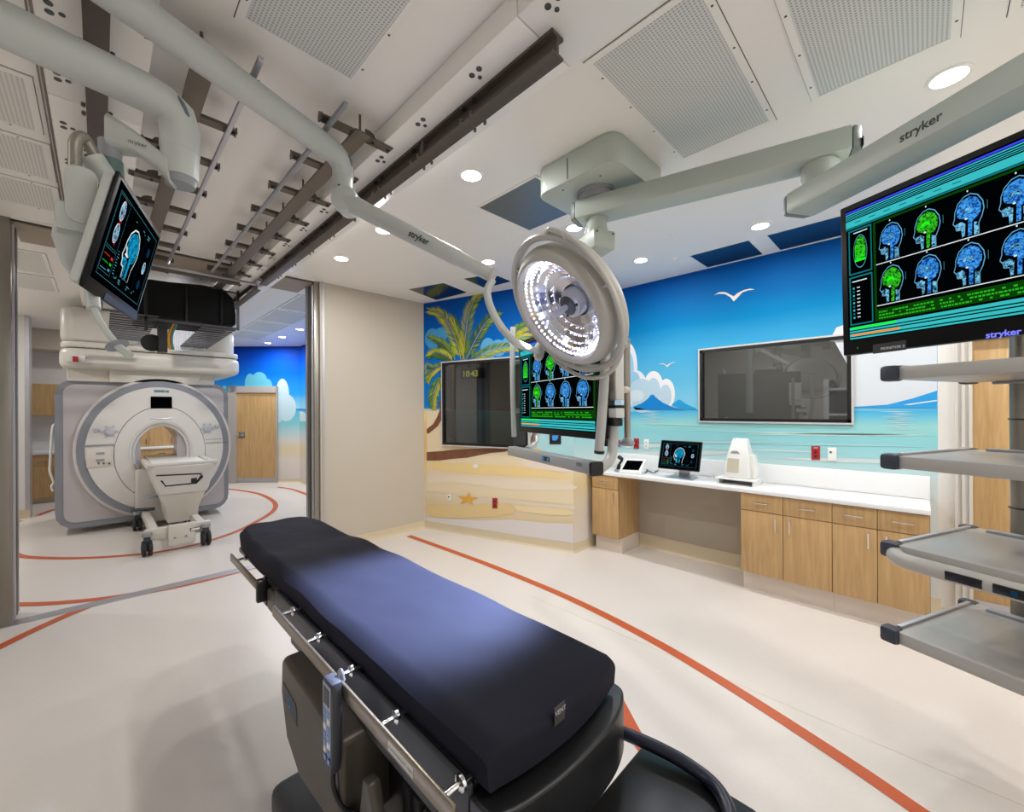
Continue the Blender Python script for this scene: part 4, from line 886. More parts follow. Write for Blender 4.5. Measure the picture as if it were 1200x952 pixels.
cbox('cross_clamp', 703, 478.5, 722, 490, -0.06, -0.12, WHITEP, cf); cbox('clamp_knob', 705, 490, 720, 499.5, -0.05, -0.11, BLACKP, cf); cbox('clamp_cap', 708, 475, 721, 478.5, -0.06, -0.13, BLACKP, cf)
hs = cbox('service_head', 704, 405, 721.5, 469.5, -0.12, -0.18, WHITEP, cf)
cbox('outlet_strip', 712.5, 440, 720.5, 459, -0.118, -0.12, mat('cream_plastic', (226, 218, 200), 0.4), hs, 0.001); cbox('gas_plate', 710, 427, 720.5, 438, -0.118, -0.12, MATS['cream_plastic'], hs, 0.001)
for u in (712, 717): c0 = cpt(u, 431.5, -0.116); MB().cyl(c0, c0 + cn * 0.02, 0.022 if u > 715 else 0.017).build('red_button', REDP, hs)
cbox('rear_housing', 700.5, 455, 711, 523, -0.10, -0.16, BLACKP, cf, 0.004)
p0, p1 = cpt(735.2, 517, -0.3), cpt(735.2, 300, -0.3); p1 = Vector((p0.x, p0.y, cpt(735.2, 397, -0.3).z))
MB().cyl(p0, p1, 0.019).build('pole', mat('pole_beige_steel', (176, 164, 152), 0.3, 0.6), cf); MB().lathe([(0.03, 0), (0.042, 0.01), (0.042, 0.022), (0.028, 0.04), (0.02, 0.05)], p0 - Vector((0, 0, 0.03)), (0, 0, 1), 24).build('pole_collar', GREYP, cf)
pb = cpt(730, 457, -0.2); MB().cyl(pb, cpt(735.2, 457, -0.3), 0.02).build('pole_bracket', MATS['cream_plastic'], cf)
MB().cyl(p1 - UP * 0.03, cpt(722, 399, -0.2), 0.016).build('pole_arm', GREYP, cf)
# big right-hand monitor
rx = Vector((-0.455, -0.890, 0)).normalized(); rC = Vector((2.423, 0.017, 2.216)) + rx * 0.05
rm, rn = monitor('near_monitor', 'large black monitor at the right edge showing a grid of brain scans', rC, rx, (0.03, 0, -1), 0.70, 0.715, 0.045, 0.028, ui_heads, botbez=0.068)
rp = lambda u, v: at_pl(u, v, rC + rn * 0.001, rn)
LOGO = glow('logo_blue', (120, 125, 255), 1.0)
text_mesh('lettering', 'stryker', 0.031, rp(1155, 396.5), rx, (-0.03, 0, 1), LOGO, rm, bold=0.0008)
MB().poly([rp(1023, 404), rp(1062, 398.5), rp(1062, 410), rp(1023, 415)]).build('name_label', mat('label_grey', (44, 42, 44), 0.5), rm)
text_mesh('lettering', 'MONITOR 2', 0.0165, rp(1032, 410.5) + rn * 0.0006, rx, (-0.03, 0, 1), glow('label_grey_text', (190, 190, 190), 0.7), rm)
pdot = rp(1005, 408); MB().poly([pdot + rx * 0.003 * math.cos(k) + UP * 0.003 * math.sin(k) for k in range(6)]).build('power_light', UIGRNL, rm)
MB().obox(rC - rn * 0.1, rx * 0.15, UP * 0.12, rn * 0.05).build('mount_plate', BLACKP, rm, bevel=0.005)
# equipment rack on the column
rk = thing('equipment_rack', 'grey equipment rack of four trays with dark corner bumpers on a steel column', 'equipment rack', (2.9, -0.3, 0.62))
SE = Vector((0.92, -0.392, 0)).normalized(); SF = Vector((-0.392, -0.92, 0)).normalized()    # depth and width directions
MB().cyl((COLP.x, COLP.y, 0.58), (COLP.x, COLP.y, 2.42), 0.036).build('column', STEEL, rk)
for k in range(5): MB().tube([(COLP.x + 0.038 * math.cos(t * math.pi / 8), COLP.y + 0.038 * math.sin(t * math.pi / 8), 0.95 + 0.2 * k) for t in range(17)], 0.004, 6).build('cable_tie', BLACKP, rk)
MB().tube(bez([(COLP.x - 0.04, COLP.y - 0.06, 2.3), (COLP.x - 0.05, COLP.y - 0.05, 1.4), (COLP.x - 0.045, COLP.y - 0.06, 0.62)], 8), 0.012).build('cable', BLACKM, rk)
MB().obox(rC - rn * 0.18 - UP * 0.0, rn * 0.09, rx * 0.04, UP * 0.05).build('monitor_bracket', DARKG, rk)
MB().cyl(rC - rn * 0.26, Vector((COLP.x, COLP.y, rC.z)), 0.03).build('monitor_strut', DARKG, rk)
FC = [at_z(1041, 437.5 + 7, 1.755), None, None, None]
def tray(u, v, dz, handle, nm):
    o = at_d(u, v, 1.745)
    c_ = o + SE * 0.33 + SF * 0.36
    s = MB().obox(c_, SE * 0.33, SF * 0.36, UP * 0.026).build(nm, SHELF, rk, bevel=0.006)
    for a, b in ((0.012, 0.0), (0.648, 0.0)):
        MB().obox(o + SE * a + SF * b, SE * 0.03, SF * 0.032, UP * 0.033).build('corner_bumper', NAVY, s, bevel=0.014)
    MB().obox(o + SE * 0.33 + SF * 0.012 + UP * 0.03, SE * 0.29, SF * 0.008, UP * 0.006).build('edge_rail', ALU, s, bevel=0.002)
    MB().obox(o + SE * 0.60 + SF * 0.30 + UP * 0.03, SE * 0.02, SF * 0.22, UP * 0.008).build('rear_rail', GREYP, s, bevel=0.002)
    MB().obox(o + SE * 0.60 + SF * 0.30 - UP * 0.034, SE * 0.02, SF * 0.2, UP * 0.006).build('mount_rail', GREYP, s, bevel=0.002)
    if handle:
        h = o - UP * 0.012
        pts = bez([h + SF * 0.02 + SE * 0.0, h + SF * 0.045 - SE * 0.045, h + SF * 0.11 - SE * 0.075, h + SF * 0.3 - SE * 0.08, h + SF * 0.7 - SE * 0.08], 8)
        hb_ = MB()
        L_ = [p + UP * 0.03 for p in pts]; R_ = [p - UP * 0.03 for p in pts]
        hb_.tube(pts, 0.030, 14).build('front_handle', mat('handle_shell', (176, 173, 166), 0.35), s)
        for s0, s1, mt in ((0.215, 0.31, BLACKP), (0.335, 0.43, BLACKP)):
            MB().obox(h + SF * ((s0 + s1) / 2) - SE * 0.1085, SF * ((s1 - s0) / 2), UP * 0.016, SE * 0.003).build('display', mt, s, bevel=0.002)
        MB().obox(h + SF * 0.385 - SE * 0.1125, SF * 0.008, UP * 0.006, SE * 0.001).build('indicator', glow('indicator_blue', (20, 60, 90), 0.6), s)
tray(1043, 438, 0, False, 'tray'); tray(1043, 541, 0, False, 'tray'); tray(1043, 644, 0, True, 'tray'); tray(1043, 744, 0, False, 'tray')
# ================================================================ surgical lamp
LD = 1.95; LC = at_d(662.5, 360.5, LD); LN = Vector((-0.795, 0.235, -0.56)).normalized()
lu = (UP - LN * LN.z).normalized(); lr = LN.cross(lu)             # in-plane axes
R_ = 0.345
lp = thing('surgical_lamp', 'round surgical lamp with a ring of bright LEDs tilted over the operating table', 'surgical lamp', tuple(LC))
MB().lathe([(0.001, -0.15), (0.05, -0.15), (0.14, -0.145), (0.235, -0.12), (0.285, -0.075), (0.298, -0.03), (0.302, 0.0), (0.298, 0.022), (0.286, 0.042), (0.272, 0.058), (0.262, 0.066), (0.254, 0.067), (0.249, 0.06), (0.245, 0.04)],
           LC, LN, 64, caps=False).build('housing', LAMPP, lp)
MB().lathe([(0.338, -0.03), (0.350, -0.012), (0.353, 0.006), (0.347, 0.022), (0.334, 0.026), (0.322, 0.018), (0.320, 0.0), (0.326, -0.024)], LC, LN, 72, close=True).build('outer_ring', LAMPP, lp)
for k in range(3):
    a = math.radians(35 + 120 * k); d_ = lu * math.cos(a) + lr * math.sin(a)
    MB().obox(LC + d_ * 0.311 + LN * 0.0, d_ * 0.016, LN.cross(d_) * 0.006, LN * 0.02).build('ring_spoke', LAMPP, lp, bevel=0.002)
REFL = mat('reflector_silver', (205, 205, 215), 0.16, 1.0)
m_ = MB(); prof = [(0.244, -0.02), (0.225, -0.055), (0.195, -0.085), (0.16, -0.108), (0.12, -0.125), (0.08, -0.135)]
m_.lathe(prof, LC + LN * 0.06, LN, 36, caps=False); rf = m_.build('reflector', REFL, lp, ang=5)
for r, h in ((0.2, -0.078), (0.165, -0.100), (0.13, -0.116)):
    MB().tube([LC + LN * (h + 0.06) + (lu * math.cos(t * math.pi / 24) + lr * math.sin(t * math.pi / 24)) * r for t in range(49)], 0.0025, 6).build('facet_ring', CHROME, rf)
LED = glow('led_glow', (226, 230, 255), 4.5); LEDW = glow('led_warm_glow', (255, 214, 170), 2.5)
m1, m2 = MB(), MB(); rg = random.Random(2)
for ring, (r, h, n, s) in enumerate(((0.232, -0.030, 62, 0.0065), (0.217, -0.052, 56, 0.006), (0.2, -0.072, 44, 0.0045), (0.17, -0.093, 34, 0.0035), (0.138, -0.110, 24, 0.003))):
    for k in range(n):
        if ring > 1 and rg.random() < 0.45: continue
        a = 2 * math.pi * (k + 0.3 * (ring % 2) + 0.3 * rg.random()) / n; d_ = lu * math.cos(a) + lr * math.sin(a); c_ = LC + d_ * r + LN * (h + 0.06)
        (m2 if rg.random() < 0.15 else m1).lathe([(0.0003, s * 0.9), (s * 0.7, s * 0.6), (s, 0)], c_, (LN - d_ * 0.7).normalized(), 6)
for b_, mt in ((m1, LED), (m2, LEDW)):
    o_ = b_.build('led_array', mt, rf); o_['kind'] = 'stuff'
hbx = MB().lathe([(0.082, -0.14), (0.076, -0.10), (0.072, -0.06), (0.070, -0.02), (0.064, 0.0), (0.05, 0.006), (0.001, 0.006)], LC - LN * 0.025, LN, 40).build('hub', mat('hub_grey', (188, 190, 196), 0.3, 0.2), lp)
MB().lathe([(0.048, 0.004), (0.048, 0.012), (0.03, 0.02), (0.001, 0.02)], LC - LN * 0.025, LN, 30).build('hub_cap', DARKG, hbx)
MB().cyl(LC - LN * 0.008, LC + LN * 0.085, 0.014, 0.017).build('sterile_handle', mat('handle_lilac', (188, 190, 205), 0.25), lp)
for k in range(3):
    a = math.radians(20 + 120 * k); d_ = lu * math.cos(a) + lr * math.sin(a); MB().cyl(LC + d_ * 0.058 + LN * -0.022, LC + d_ * 0.058 + LN * -0.015, 0.007, n=10).build('screw', BLACKP, hbx)
# outer bumper rail
arc = [LC + LN * (0.005 + 0.05 * math.sin(math.pi * t / 40)) + (lu * math.cos(math.radians(-20 - 215 * t / 40)) * 0.368 + lr * math.sin(math.radians(-20 - 215 * t / 40)) * 0.368) for t in range(41)]
arc[0] = LC + (lu * math.cos(math.radians(-18)) + lr * math.sin(math.radians(-18))) * 0.335; arc[-1] = LC + (lu * math.cos(math.radians(-238)) + lr * math.sin(math.radians(-238))) * 0.335
MB().tube(arc, 0.0105, 10).build('bumper_rail', LAMPP, lp)
for k in (-40, -130, -215):
    d_ = lu * math.cos(math.radians(k)) + lr * math.sin(math.radians(k)); MB().cyl(LC + d_ * 0.33, LC + d_ * 0.375 + LN * 0.03, 0.009).build('rail_stay', LAMPP, lp)
dt = lu * math.cos(math.radians(28)) + lr * math.sin(math.radians(28)); dt = -dt if False else dt
ltx = at_pl(673, 315, LC + LN * 0.03, LN); text_mesh('lettering', 'stryker', 0.034, ltx, (at_pl(684, 331, LC + LN * 0.03, LN) - ltx), LN.cross(at_pl(684, 331, LC + LN * 0.03, LN) - ltx), INK, lp)
rim = at_pl(632, 412, LC + LN * 0.02, LN)
MB().lathe([(0.018, -0.05), (0.028, -0.03), (0.03, 0.03), (0.02, 0.05), (0.001, 0.05)], rim, (0.35, 0.1, 1), 20).build('rim_knuckle', LAMPP, lp)
MB().cyl(rim - UP * 0.02 + LN * 0.03, rim - UP * 0.02 + LN * 0.033, 0.008).build('red_mark', REDP, lp)
# the lamp's light
L = bpy.data.lights.new('surgical_lamp_light', 'SPOT'); L.energy = LAMP_W; L.spot_size = math.radians(54); L.spot_blend = 0.75; L.shadow_soft_size = 0.06; L.color = (0.50, 0.62, 1.0)
lo = bpy.data.objects.new('surgical_lamp_light', L); COL.objects.link(lo); lo.parent = lp
aim = (Vector((0.92, 1.34, 0.92)) - (LC + LN * 0.2)).normalized(); lo.matrix_parent_inverse = Matrix.Identity(4)
lo.location = LN * 0.2; lo.rotation_euler = aim.to_track_quat('-Z', 'Y').to_euler()
# ---------------------------------------------------------------- lamp suspension: long pipe, post, spring arm, yoke
la = thing('lamp_suspension', 'pale suspension arm with long ceiling pipe reaching down to the surgical lamp', 'lamp arm', (0.88, 2.08, 2.8))
pA1 = at_z(402, 186, 2.865); pA0 = at_z(140, -2, 2.865); dA = (pA1 - pA0).normalized(); mA = pA0 - dA * 1.1
PR = 0.054
bend = [mA, pA0, pA1 - dA * 0.09, pA1 - dA * 0.05 - UP * 0.004, pA1 - dA * 0.015 - UP * 0.022, pA1 - UP * 0.055, pA1 - UP * 0.10]
MB().tube(bend, [PR] * 3 + [PR, PR, PR * 0.95, PR * 0.92], 24).build('ceiling_pipe', ARMW, la)
MB().lathe([(PR + 0.002, 0), (PR + 0.004, -0.006), (PR + 0.002, -0.012)], pA1 - dA * 0.0 - UP * 0.02, (dA + UP * 0.6), 28).build('elbow_band', mat('band_slate', (104, 116, 128), 0.4), la)
MB().cyl(mA - UP * 0.1, Vector((mA.x, mA.y, CZ)), 0.07).build('ceiling_post', ARMW, la); MB().cyl(Vector((mA.x, mA.y, CZ - 0.05)), Vector((mA.x, mA.y, CZ)), 0.2, n=36).build('ceiling_flange', ARMW, la)
pt_ = pA1 - UP * 0.10; pb_ = at_d(404, 246, (pA1.dot(FW))); pb_ = Vector((pA1.x, pA1.y, pb_.z))
MB().cyl(pt_, pb_, PR * 0.88, PR * 0.72, 24).build('post', ARMW, la)
MB().cyl(pt_ - UP * 0.06 - FW * 0.05, pt_ - UP * 0.06 - FW * 0.053, 0.005).build('screw', DARKG, la)
s0 = at_d(407, 237, pA1.dot(FW) - 0.03); s1 = at_d(577, 323, 1.80); ds = (s1 - s0).normalized()
kn = RT * 0.0
MB().cyl(s0 - FW * 0.05, s0 + FW * 0.05, 0.062, n=28).build('knuckle', ARMW, la, bevel=0.008)
MB().tube([s0, s0 + ds * 0.12, s0 + ds * 0.34, s0 + ds * 0.36], [0.05, 0.042, 0.040, 0.040], 20).build('arm_root', ARMW, la)
Ls = (s1 - s0).length
MB().tube([s0 + ds * 0.36, s0 + ds * (Ls * 0.78)], [0.040, 0.037], 20).build('spring_sleeve', ARMW, la)
MB().tube([s0 + ds * (Ls * 0.78), s0 + ds * (Ls * 0.80), s1], [0.037, 0.033, 0.030], 20).build('arm_tip', ARMW, la)
MB().tube([s1 - ds * 0.004, s1 + ds * 0.004], 0.032, 20).build('tip_cap', LAMPP, la)
sdn = (ray(490, 280) * -1).normalized(); sdn = (sdn - ds * sdn.dot(ds)).normalized(); upn = sdn.cross(ds); upn = upn if upn.z > 0 else -upn
text_mesh('lettering', 'stryker', 0.040, s0 + ds * (Ls * 0.49) + sdn * 0.0425 - upn * 0.010, ds, upn, INK, la, bold=0.001)
yk = bez([s1 - UP * 0.02, at_d(571, 343, 1.79), at_d(577, 365, 1.78), at_d(591, 388, 1.77), at_d(609, 404, 1.77), rim], 8)
MB().tube(yk, 0.0165, 14).build('yoke_rod', ARMW, la)

# ================================================================ hanging monitor at upper left
ma = thing('monitor_suspension', 'thick pale ceiling pipe with yoke holding the tilted monitor at upper left', 'monitor arm', (0.2, 1.95, 2.72))
qB1 = at_z(211, 128, 2.70); qB0 = at_z(-6, 24, 2.70); dB = (qB1 - qB0).normalized(); mB = qB0 - dB * 0.9
PRB = 0.062
bend = [mB, qB0, qB1 - dB * 0.09, qB1 - dB * 0.05 - UP * 0.006, qB1 - dB * 0.012 - UP * 0.03, qB1 - UP * 0.075, qB1 - UP * 0.16]
MB().tube(bend, [PRB] * 5 + [PRB * 0.98, PRB * 0.95], 28).build('ceiling_pipe', ARMW, ma)
MB().lathe([(PRB + 0.002, 0), (PRB + 0.005, -0.006), (PRB + 0.002, -0.012)], qB1 - UP * 0.02, (dB + UP * 0.5), 28).build('elbow_band', MATS['band_slate'], ma)
MB().cyl(mB - UP * 0.1, Vector((mB.x, mB.y, CZ)), 0.08).build('ceiling_post', ARMW, ma); MB().cyl(Vector((mB.x, mB.y, CZ - 0.05)), Vector((mB.x, mB.y, CZ)), 0.2, n=36).build('ceiling_flange', ARMW, ma)
kz = at_d(213, 200, qB1.dot(FW)).z; kb = Vector((qB1.x, qB1.y, kz))
MB().cyl(qB1 - UP * 0.16, Vector((qB1.x, qB1.y, kz - 0.03)), PRB * 0.93, PRB * 0.86, 28).build('post', ARMW, ma)
MB().cyl(Vector((qB1.x, qB1.y, kz - 0.03)), Vector((qB1.x, qB1.y, kz - 0.055)), PRB * 0.8, PRB * 0.7, 28).build('post_cap', GREYP, ma)
ysd = at_d(129, 160, 1.42); yrt = at_d(203, 197, qB1.dot(FW) - 0.02)
yd = (ysd - yrt); yh = Vector((yd.x, yd.y, 0)).normalized(); ym = [yrt - yh * 0.0 - UP * 0.02, yrt + yd * 0.22 - UP * 0.0, yrt + yd * 0.6 + UP * 0.02, ysd + UP * 0.01]
cross_ = []
for p, w_, h_ in zip(ym, (0.04, 0.03, 0.032, 0.04), (0.05, 0.036, 0.04, 0.062)):
    nn = Vector((-yh.y, yh.x, 0)); cross_.append([p + nn * w_ * a + UP * h_ * b for a, b in ((-1, -.6), (-1, .6), (-.6, 1), (.6, 1), (1, .6), (1, -.6), (.6, -1), (-.6, -1))])
m_ = MB(); vs = sum(cross_, []); fs = [(i * 8 + k, i * 8 + (k + 1) % 8, (i + 1) * 8 + (k + 1) % 8, (i + 1) * 8 + k) for i in range(3) for k in range(8)] + [tuple(range(8))[::-1], tuple(range(24, 32))]
yo = m_.add(vs, fs).build('yoke', ARMW, ma, bevel=0.008)
nn = Vector((-yh.y, yh.x, 0)); nn = nn if nn.dot(FW) < 0 else -nn
text_mesh('lettering', 'stryker', 0.02, yrt + yd * 0.66 + nn * 0.033 + UP * 0.0, -yh - UP * 0.2, UP, INK, yo)
MB().cyl(ysd - UP * 0.02, ysd - UP * 0.085, 0.032, 0.030, 24).build('swivel', GREYP, ma); MB().cyl(ysd - UP * 0.085, at_d(131, 210, 1.42), 0.034, 0.034, 24).build('swivel_lower', mat('slate_green', (96, 122, 116), 0.45), ma)
# screen
lx = Vector((0.254, 0.967, 0.0)).normalized(); ly = Vector((-0.216, 0.054, -0.975)); lC = Vector((0.077, 2.028, 2.161))
lm, ln = monitor('tilted_monitor', 'black tilted monitor at upper left showing a cyan head scan', lC, lx, ly, 0.545, 0.38, 0.014, 0.018, ui_skull, botbez=0.04, backwrap=None)
lyy = (ly - lx * lx.dot(ly)).normalized()
LB = lambda a, b, c: lC + lx * a + lyy * b - ln * c       # right, down, behind
MB().obox(LB(0, 0, 0.028), lx * 0.265, lyy * 0.18, ln * 0.014).build('rear_cover', ARMW, lm, bevel=0.012)
MB().obox(LB(0.08, 0.175, -0.001), lx * 0.19, lyy * 0.012, ln * 0.0008).build('blue_strip', mat('deep_blue_gloss', (8, 34, 70), 0.5), lm)
cc_ = lm
hp = [at_d(88, 205, 1.30), at_d(88, 178, 1.30), at_d(89, 166, 1.30), at_d(95, 160, 1.31), at_d(101, 165, 1.33), at_d(115, 190, 1.36)]
MB().tube(bez(hp, 6), 0.0165, 16).build('bent_tube', mat('tube_taupe', (150, 146, 134), 0.35, 0.3), cc_)
MB().tube([at_d(107, 184, 1.345), at_d(131, 217, 1.39)], [0.034, 0.030], 16).build('socket', ARMW, cc_)
pcn = at_d(95.5, 229, 1.29); pn_ = (Vector((0, 0, CH)) - pcn).normalized(); pr_ = pn_.cross(UP).normalized(); pr_ = pr_ if pr_.dot(RT) > 0 else -pr_; pu_ = pr_.cross(pn_); pu_ = pu_ if pu_.z > 0 else -pu_
m_ = MB(); m_.prism([pcn + pr_ * x + pu_ * y for x, y in rounded_rect(-0.037, 0.037, -0.085, 0.085, 0.03)], -pn_ * 0.05); m_.build('grip_panel', ARMW, cc_, bevel=0.008)
blk = at_d(91, 256, 1.32); MB().obox(blk - pn_ * 0.03, pr_ * 0.05, pu_ * 0.042, pn_ * 0.05).build('tilt_block', ARMW, cc_, bevel=0.012)
low = at_d(92, 298, 1.34)
m_ = MB(); m_.prism([low + pr_ * x + pu_ * y - pn_ * 0.02 for x, y in ((-0.055, 0.09), (0.05, 0.075), (0.035, -0.09), (0.0, -0.11), (-0.04, -0.04), (-0.06, 0.04))], -pn_ * 0.10); m_.build('lower_shell', ARMW, cc_, bevel=0.018, segs=3)
rod = bez([at_d(110, 362, 1.33), at_d(118, 378, 1.33), at_d(130, 395, 1.33), at_d(146, 412, 1.33)], 6)
pg = lm
MB().tube(rod, 0.009, 14).build('stem', ARMW, pg)
dr_ = (rod[-1] - rod[0]).normalized(); MB().lathe([(0.016, 0.0), (0.03, 0.008), (0.032, 0.012), (0.014, 0.016)], at_d(135, 402, 1.33), dr_, 24).build('guard', GREYP, pg); MB().cyl(at_d(136, 404, 1.33), at_d(152, 417, 1.33), 0.012).build('grip', ARMW, pg)
MB().cyl(at_d(110, 362, 1.33), at_d(107, 335, 1.36), 0.018).build('bracket', ARMW, pg)
# ================================================================ scanner
MY = 7.85
def mp(u, v, dy=0.0): return at_y(u, v, MY - dy)
def mx(u): return at_y(u, 520, MY).x
def mz(v, u=178): return at_y(u, v, MY).z
sc = thing('mri_scanner', 'white ring-fronted MRI scanner with grey rim and round bore in the far room', 'mri scanner', (0.5, 8.5, 0.05))
x0, x1 = at_y(64, 530, MY).x, at_y(267.5, 530, MY).x; z1 = at_y(100, 444.7, MY).z; z0 = at_y(80, 621, MY).z
def frontpoly(x0, x1, z0, z1, r, y): return [Vector((a, y, b)) for a, b in rounded_rect(x0, x1, z0, z1, r, 6)]
MBX = 0.17
def tunnel_block(name, poly, y0, y1, cx, cz, rx, rz, material, parent, n=48):
    """slab with a round hole through it (outer outline poly in x,z)"""
    m_ = MB(); P = [(p.x, p.z) for p in poly]
    ring = [(cx + rx * math.cos(2 * math.pi * k / n), cz + rz * math.sin(2 * math.pi * k / n)) for k in range(n)]
    def onpoly(a):
        d = (math.cos(a), math.sin(a)); best = None
        for i in range(len(P)):
            p, q_ = P[i], P[(i + 1) % len(P)]; ex_, ez_ = q_[0] - p[0], q_[1] - p[1]; den = d[0] * ez_ - d[1] * ex_
            if abs(den) < 1e-9: continue
            t = ((p[0] - cx) * ez_ - (p[1] - cz) * ex_) / den; s = ((p[0] - cx) * d[1] - (p[1] - cz) * d[0]) / den
            if t > 0 and -1e-6 <= s <= 1 + 1e-6: best = t if best is None else min(best, t)
        return (cx + d[0] * best, cz + d[1] * best)
    N = n * 2; O = [onpoly(2 * math.pi * k / N) for k in range(N)]; I = [(cx + rx * math.cos(2 * math.pi * k / N), cz + rz * math.sin(2 * math.pi * k / N)) for k in range(N)]
    vs = [(a, y0, b) for a, b in O] + [(a, y0, b) for a, b in I] + [(a, y1, b) for a, b in O] + [(a, y1, b) for a, b in I]; fs = []
    for k in range(N):
        j = (k + 1) % N; fs += [(k, j, N + j, N + k), (2 * N + k, 3 * N + k, 3 * N + j, 2 * N + j), (k, 2 * N + k, 2 * N + j, j), (N + k, N + j, 3 * N + j, 3 * N + k)]
    return m_.add(vs, fs).build(name, material, parent, ang=30)
bx0, bx1 = mx(157.5), mx(218); bcx = (bx0 + bx1) / 2; brx = (bx1 - bx0) / 2; bzt = mz(499.5, 188); bcz = mz(530, 188); brz = bzt - bcz
rxo0, rxo1 = at_y(85, 530, MY - 0.1).x, at_y(270.5, 530, MY - 0.1).x; rzt, rzb = at_y(178, 444, MY - 0.1).z, at_y(160, 609, MY - 0.1).z
rcx, rcz, rrx, rrz = (rxo0 + rxo1) / 2, (rzt + rzb) / 2, (rxo1 - rxo0) / 2, (rzt - rzb) / 2
tunnel_block('side_cover', frontpoly(x0, x1, z0, z1, 0.2, 0), MY, MY + 1.5, bcx, bcz, brx * 1.02, brz * 1.02, MRIG, sc)
tunnel_block('panel_left', frontpoly(x0 + 0.07, (x0 + x1) / 2 - 0.2, z0 + 0.075, z1 - 0.06, 0.12, 0), MY - 0.015, MY, (x0 + x1) / 2 - 0.9, 1.0, 0.01, 0.01, MRIL, sc) if False else None
MB().prism(frontpoly(x0 + 0.075, rcx - 0.2, z0 + 0.08, z1 - 0.07, 0.12, MY - 0.012), (0, 0.012, 0)).build('side_panel', MRIL, sc); MB().prism(frontpoly(rcx + 0.2, x1 - 0.06, z0 + 0.08, z1 - 0.07, 0.12, MY - 0.012), (0, 0.012, 0)).build('side_panel', MRIL, sc)
MB().box(x0 + 0.22, x1 - 0.22, MY + 0.3, MY + 1.3, 0.0, z0 + 0.02).build('plinth', MRIC, sc)
ell = lambda rx, rz, n=72: [Vector((rcx + rx * math.cos(2 * math.pi * k / n), 0, rcz + rz * math.sin(2 * math.pi * k / n))) for k in range(n)]
tunnel_block('front_ring', ell(rrx * 1.0, rrz * 1.0), MY - 0.10, MY, bcx, bcz, brx, brz, MRIW, sc)
tunnel_block('grey_ring', ell(rrx * 0.965, rrz * 0.965), MY - 0.125, MY - 0.09, rcx, rcz, rrx * 0.87, rrz * 0.875, MRIG, sc)
tunnel_block('front_cover', ell(rrx * 0.872, rrz * 0.877), MY - 0.15, MY - 0.09, bcx, bcz, brx * 1.75, brz * 1.75, MRIW, sc)
tunnel_block('inner_cover', [Vector((bcx + brx * 1.73 * math.cos(2 * math.pi * k / 60), 0, bcz + brz * 1.73 * math.sin(2 * math.pi * k / 60))) for k in range(60)], MY - 0.155, MY - 0.09, bcx, bcz, brx * 1.2, brz * 1.2, MRIW, sc)
m_ = MB(); m_.lathe([(1.22, -0.16), (1.14, -0.15), (1.06, -0.10), (1.0, 0.0), (0.98, 0.2), (0.98, 1.3), (1.1, 1.5)], (bcx, MY, bcz), (0, 1, 0), 56, e1=(1, 0, 0), sx=brx, sy=brz); m_.f = m_.f[:-2] if len(m_.f[-1]) > 10 else m_.f
m_.build('bore', MRIW, sc)
MB().box(bcx - brx * 0.8, bcx + brx * 0.8, MY - 0.1, MY + 1.45, bcz - brz * 0.8, bcz - brz * 0.62).build('bore_rail', MATS['hub_grey'], sc)
def fpx(name, u0, v0, u1, v1, mt, parent, dy=0.152, th=0.006, bev=0.0):
    a, b = mp(u0, v0, dy), mp(u1, v1, dy); return MB().box(a.x, b.x, a.y - th, a.y + 0.004, b.z, a.z).build(name, mt, parent, bevel=bev)
fpx('display', 176.5, 464.8, 201.5, 479, SCRN, sc)
MB().tube([mp(176 + 26 * t / 10, 490 - 1.2 * math.sin(math.pi * t / 10) * -1, 0.158) for t in range(11)], 0.008, 8).build('brow_line', MATS['hub_grey'], sc)
text_mesh('lettering', 'SIEMENS', 0.044, mp(180.5, 459.8, 0.153), (1, 0, 0), (0, 0, 1), mat('siemens_teal', (20, 120, 130), 0.5), sc, bold=0.002)
text_mesh('lettering', 'MAGNETOM Aera', 0.034, mp(241, 520.5, 0.153), (1, 0, 0), (0, 0, 1), INK, sc)
MB().box(mp(241, 515, 0.153).x, mp(263, 515, 0.153).x, MY - 0.154, MY - 0.15, mp(241, 515.6, 0.153).z, mp(241, 515, 0.153).z).build('seam', GREYP, sc)
for u, v, r in ((112.5, 504.5, 0.033), (128.5, 506, 0.06), (242.5, 502.5, 0.06), (254, 500, 0.033)):
    c0 = mp(u, v, 0.15); kb_ = MB().lathe([(r, 0), (r, -0.012), (r * 0.7, -0.016), (r * 0.6, -0.03), (0.001, -0.03)], c0, (0, 1, 0), 20).build('jog_dial', MATS['hub_grey'], sc)
    if r > 0.05:
        for k in range(6):
            a = k * math.pi / 3; MB().cyl(c0 + Vector((math.cos(a) * r * 1.25, 0, math.sin(a) * r * 1.25)), c0 + Vector((math.cos(a) * r * 1.25, -0.01, math.sin(a) * r * 1.25)), 0.014, n=10).build('dial_button', MATS['hub_grey'], kb_)
bx_ = fpx('control_panel', 101, 527.5, 130.5, 546.5, mat('panel_cream', (216, 208, 198), 0.35), sc, th=0.01, bev=0.004)
for v in (530.5, 538.5): fpx('slot', 112.5, v, 122.5, v + 2, GREYP, bx_, dy=0.164)
for u in (114.5, 120.5, 127): fpx('jack', u, 542.2, u + 2.2, 544.2, BRACK, bx_, dy=0.164)
fpx('seam', 97, 522, 134, 522.6, GREYP, sc); fpx('seam', 133.6, 522, 134.2, 548, GREYP, sc)
dk = fpx('docking_cover', 158, 550, 215, 606, MRIW, sc, dy=0.15, th=0.08, bev=0.03)
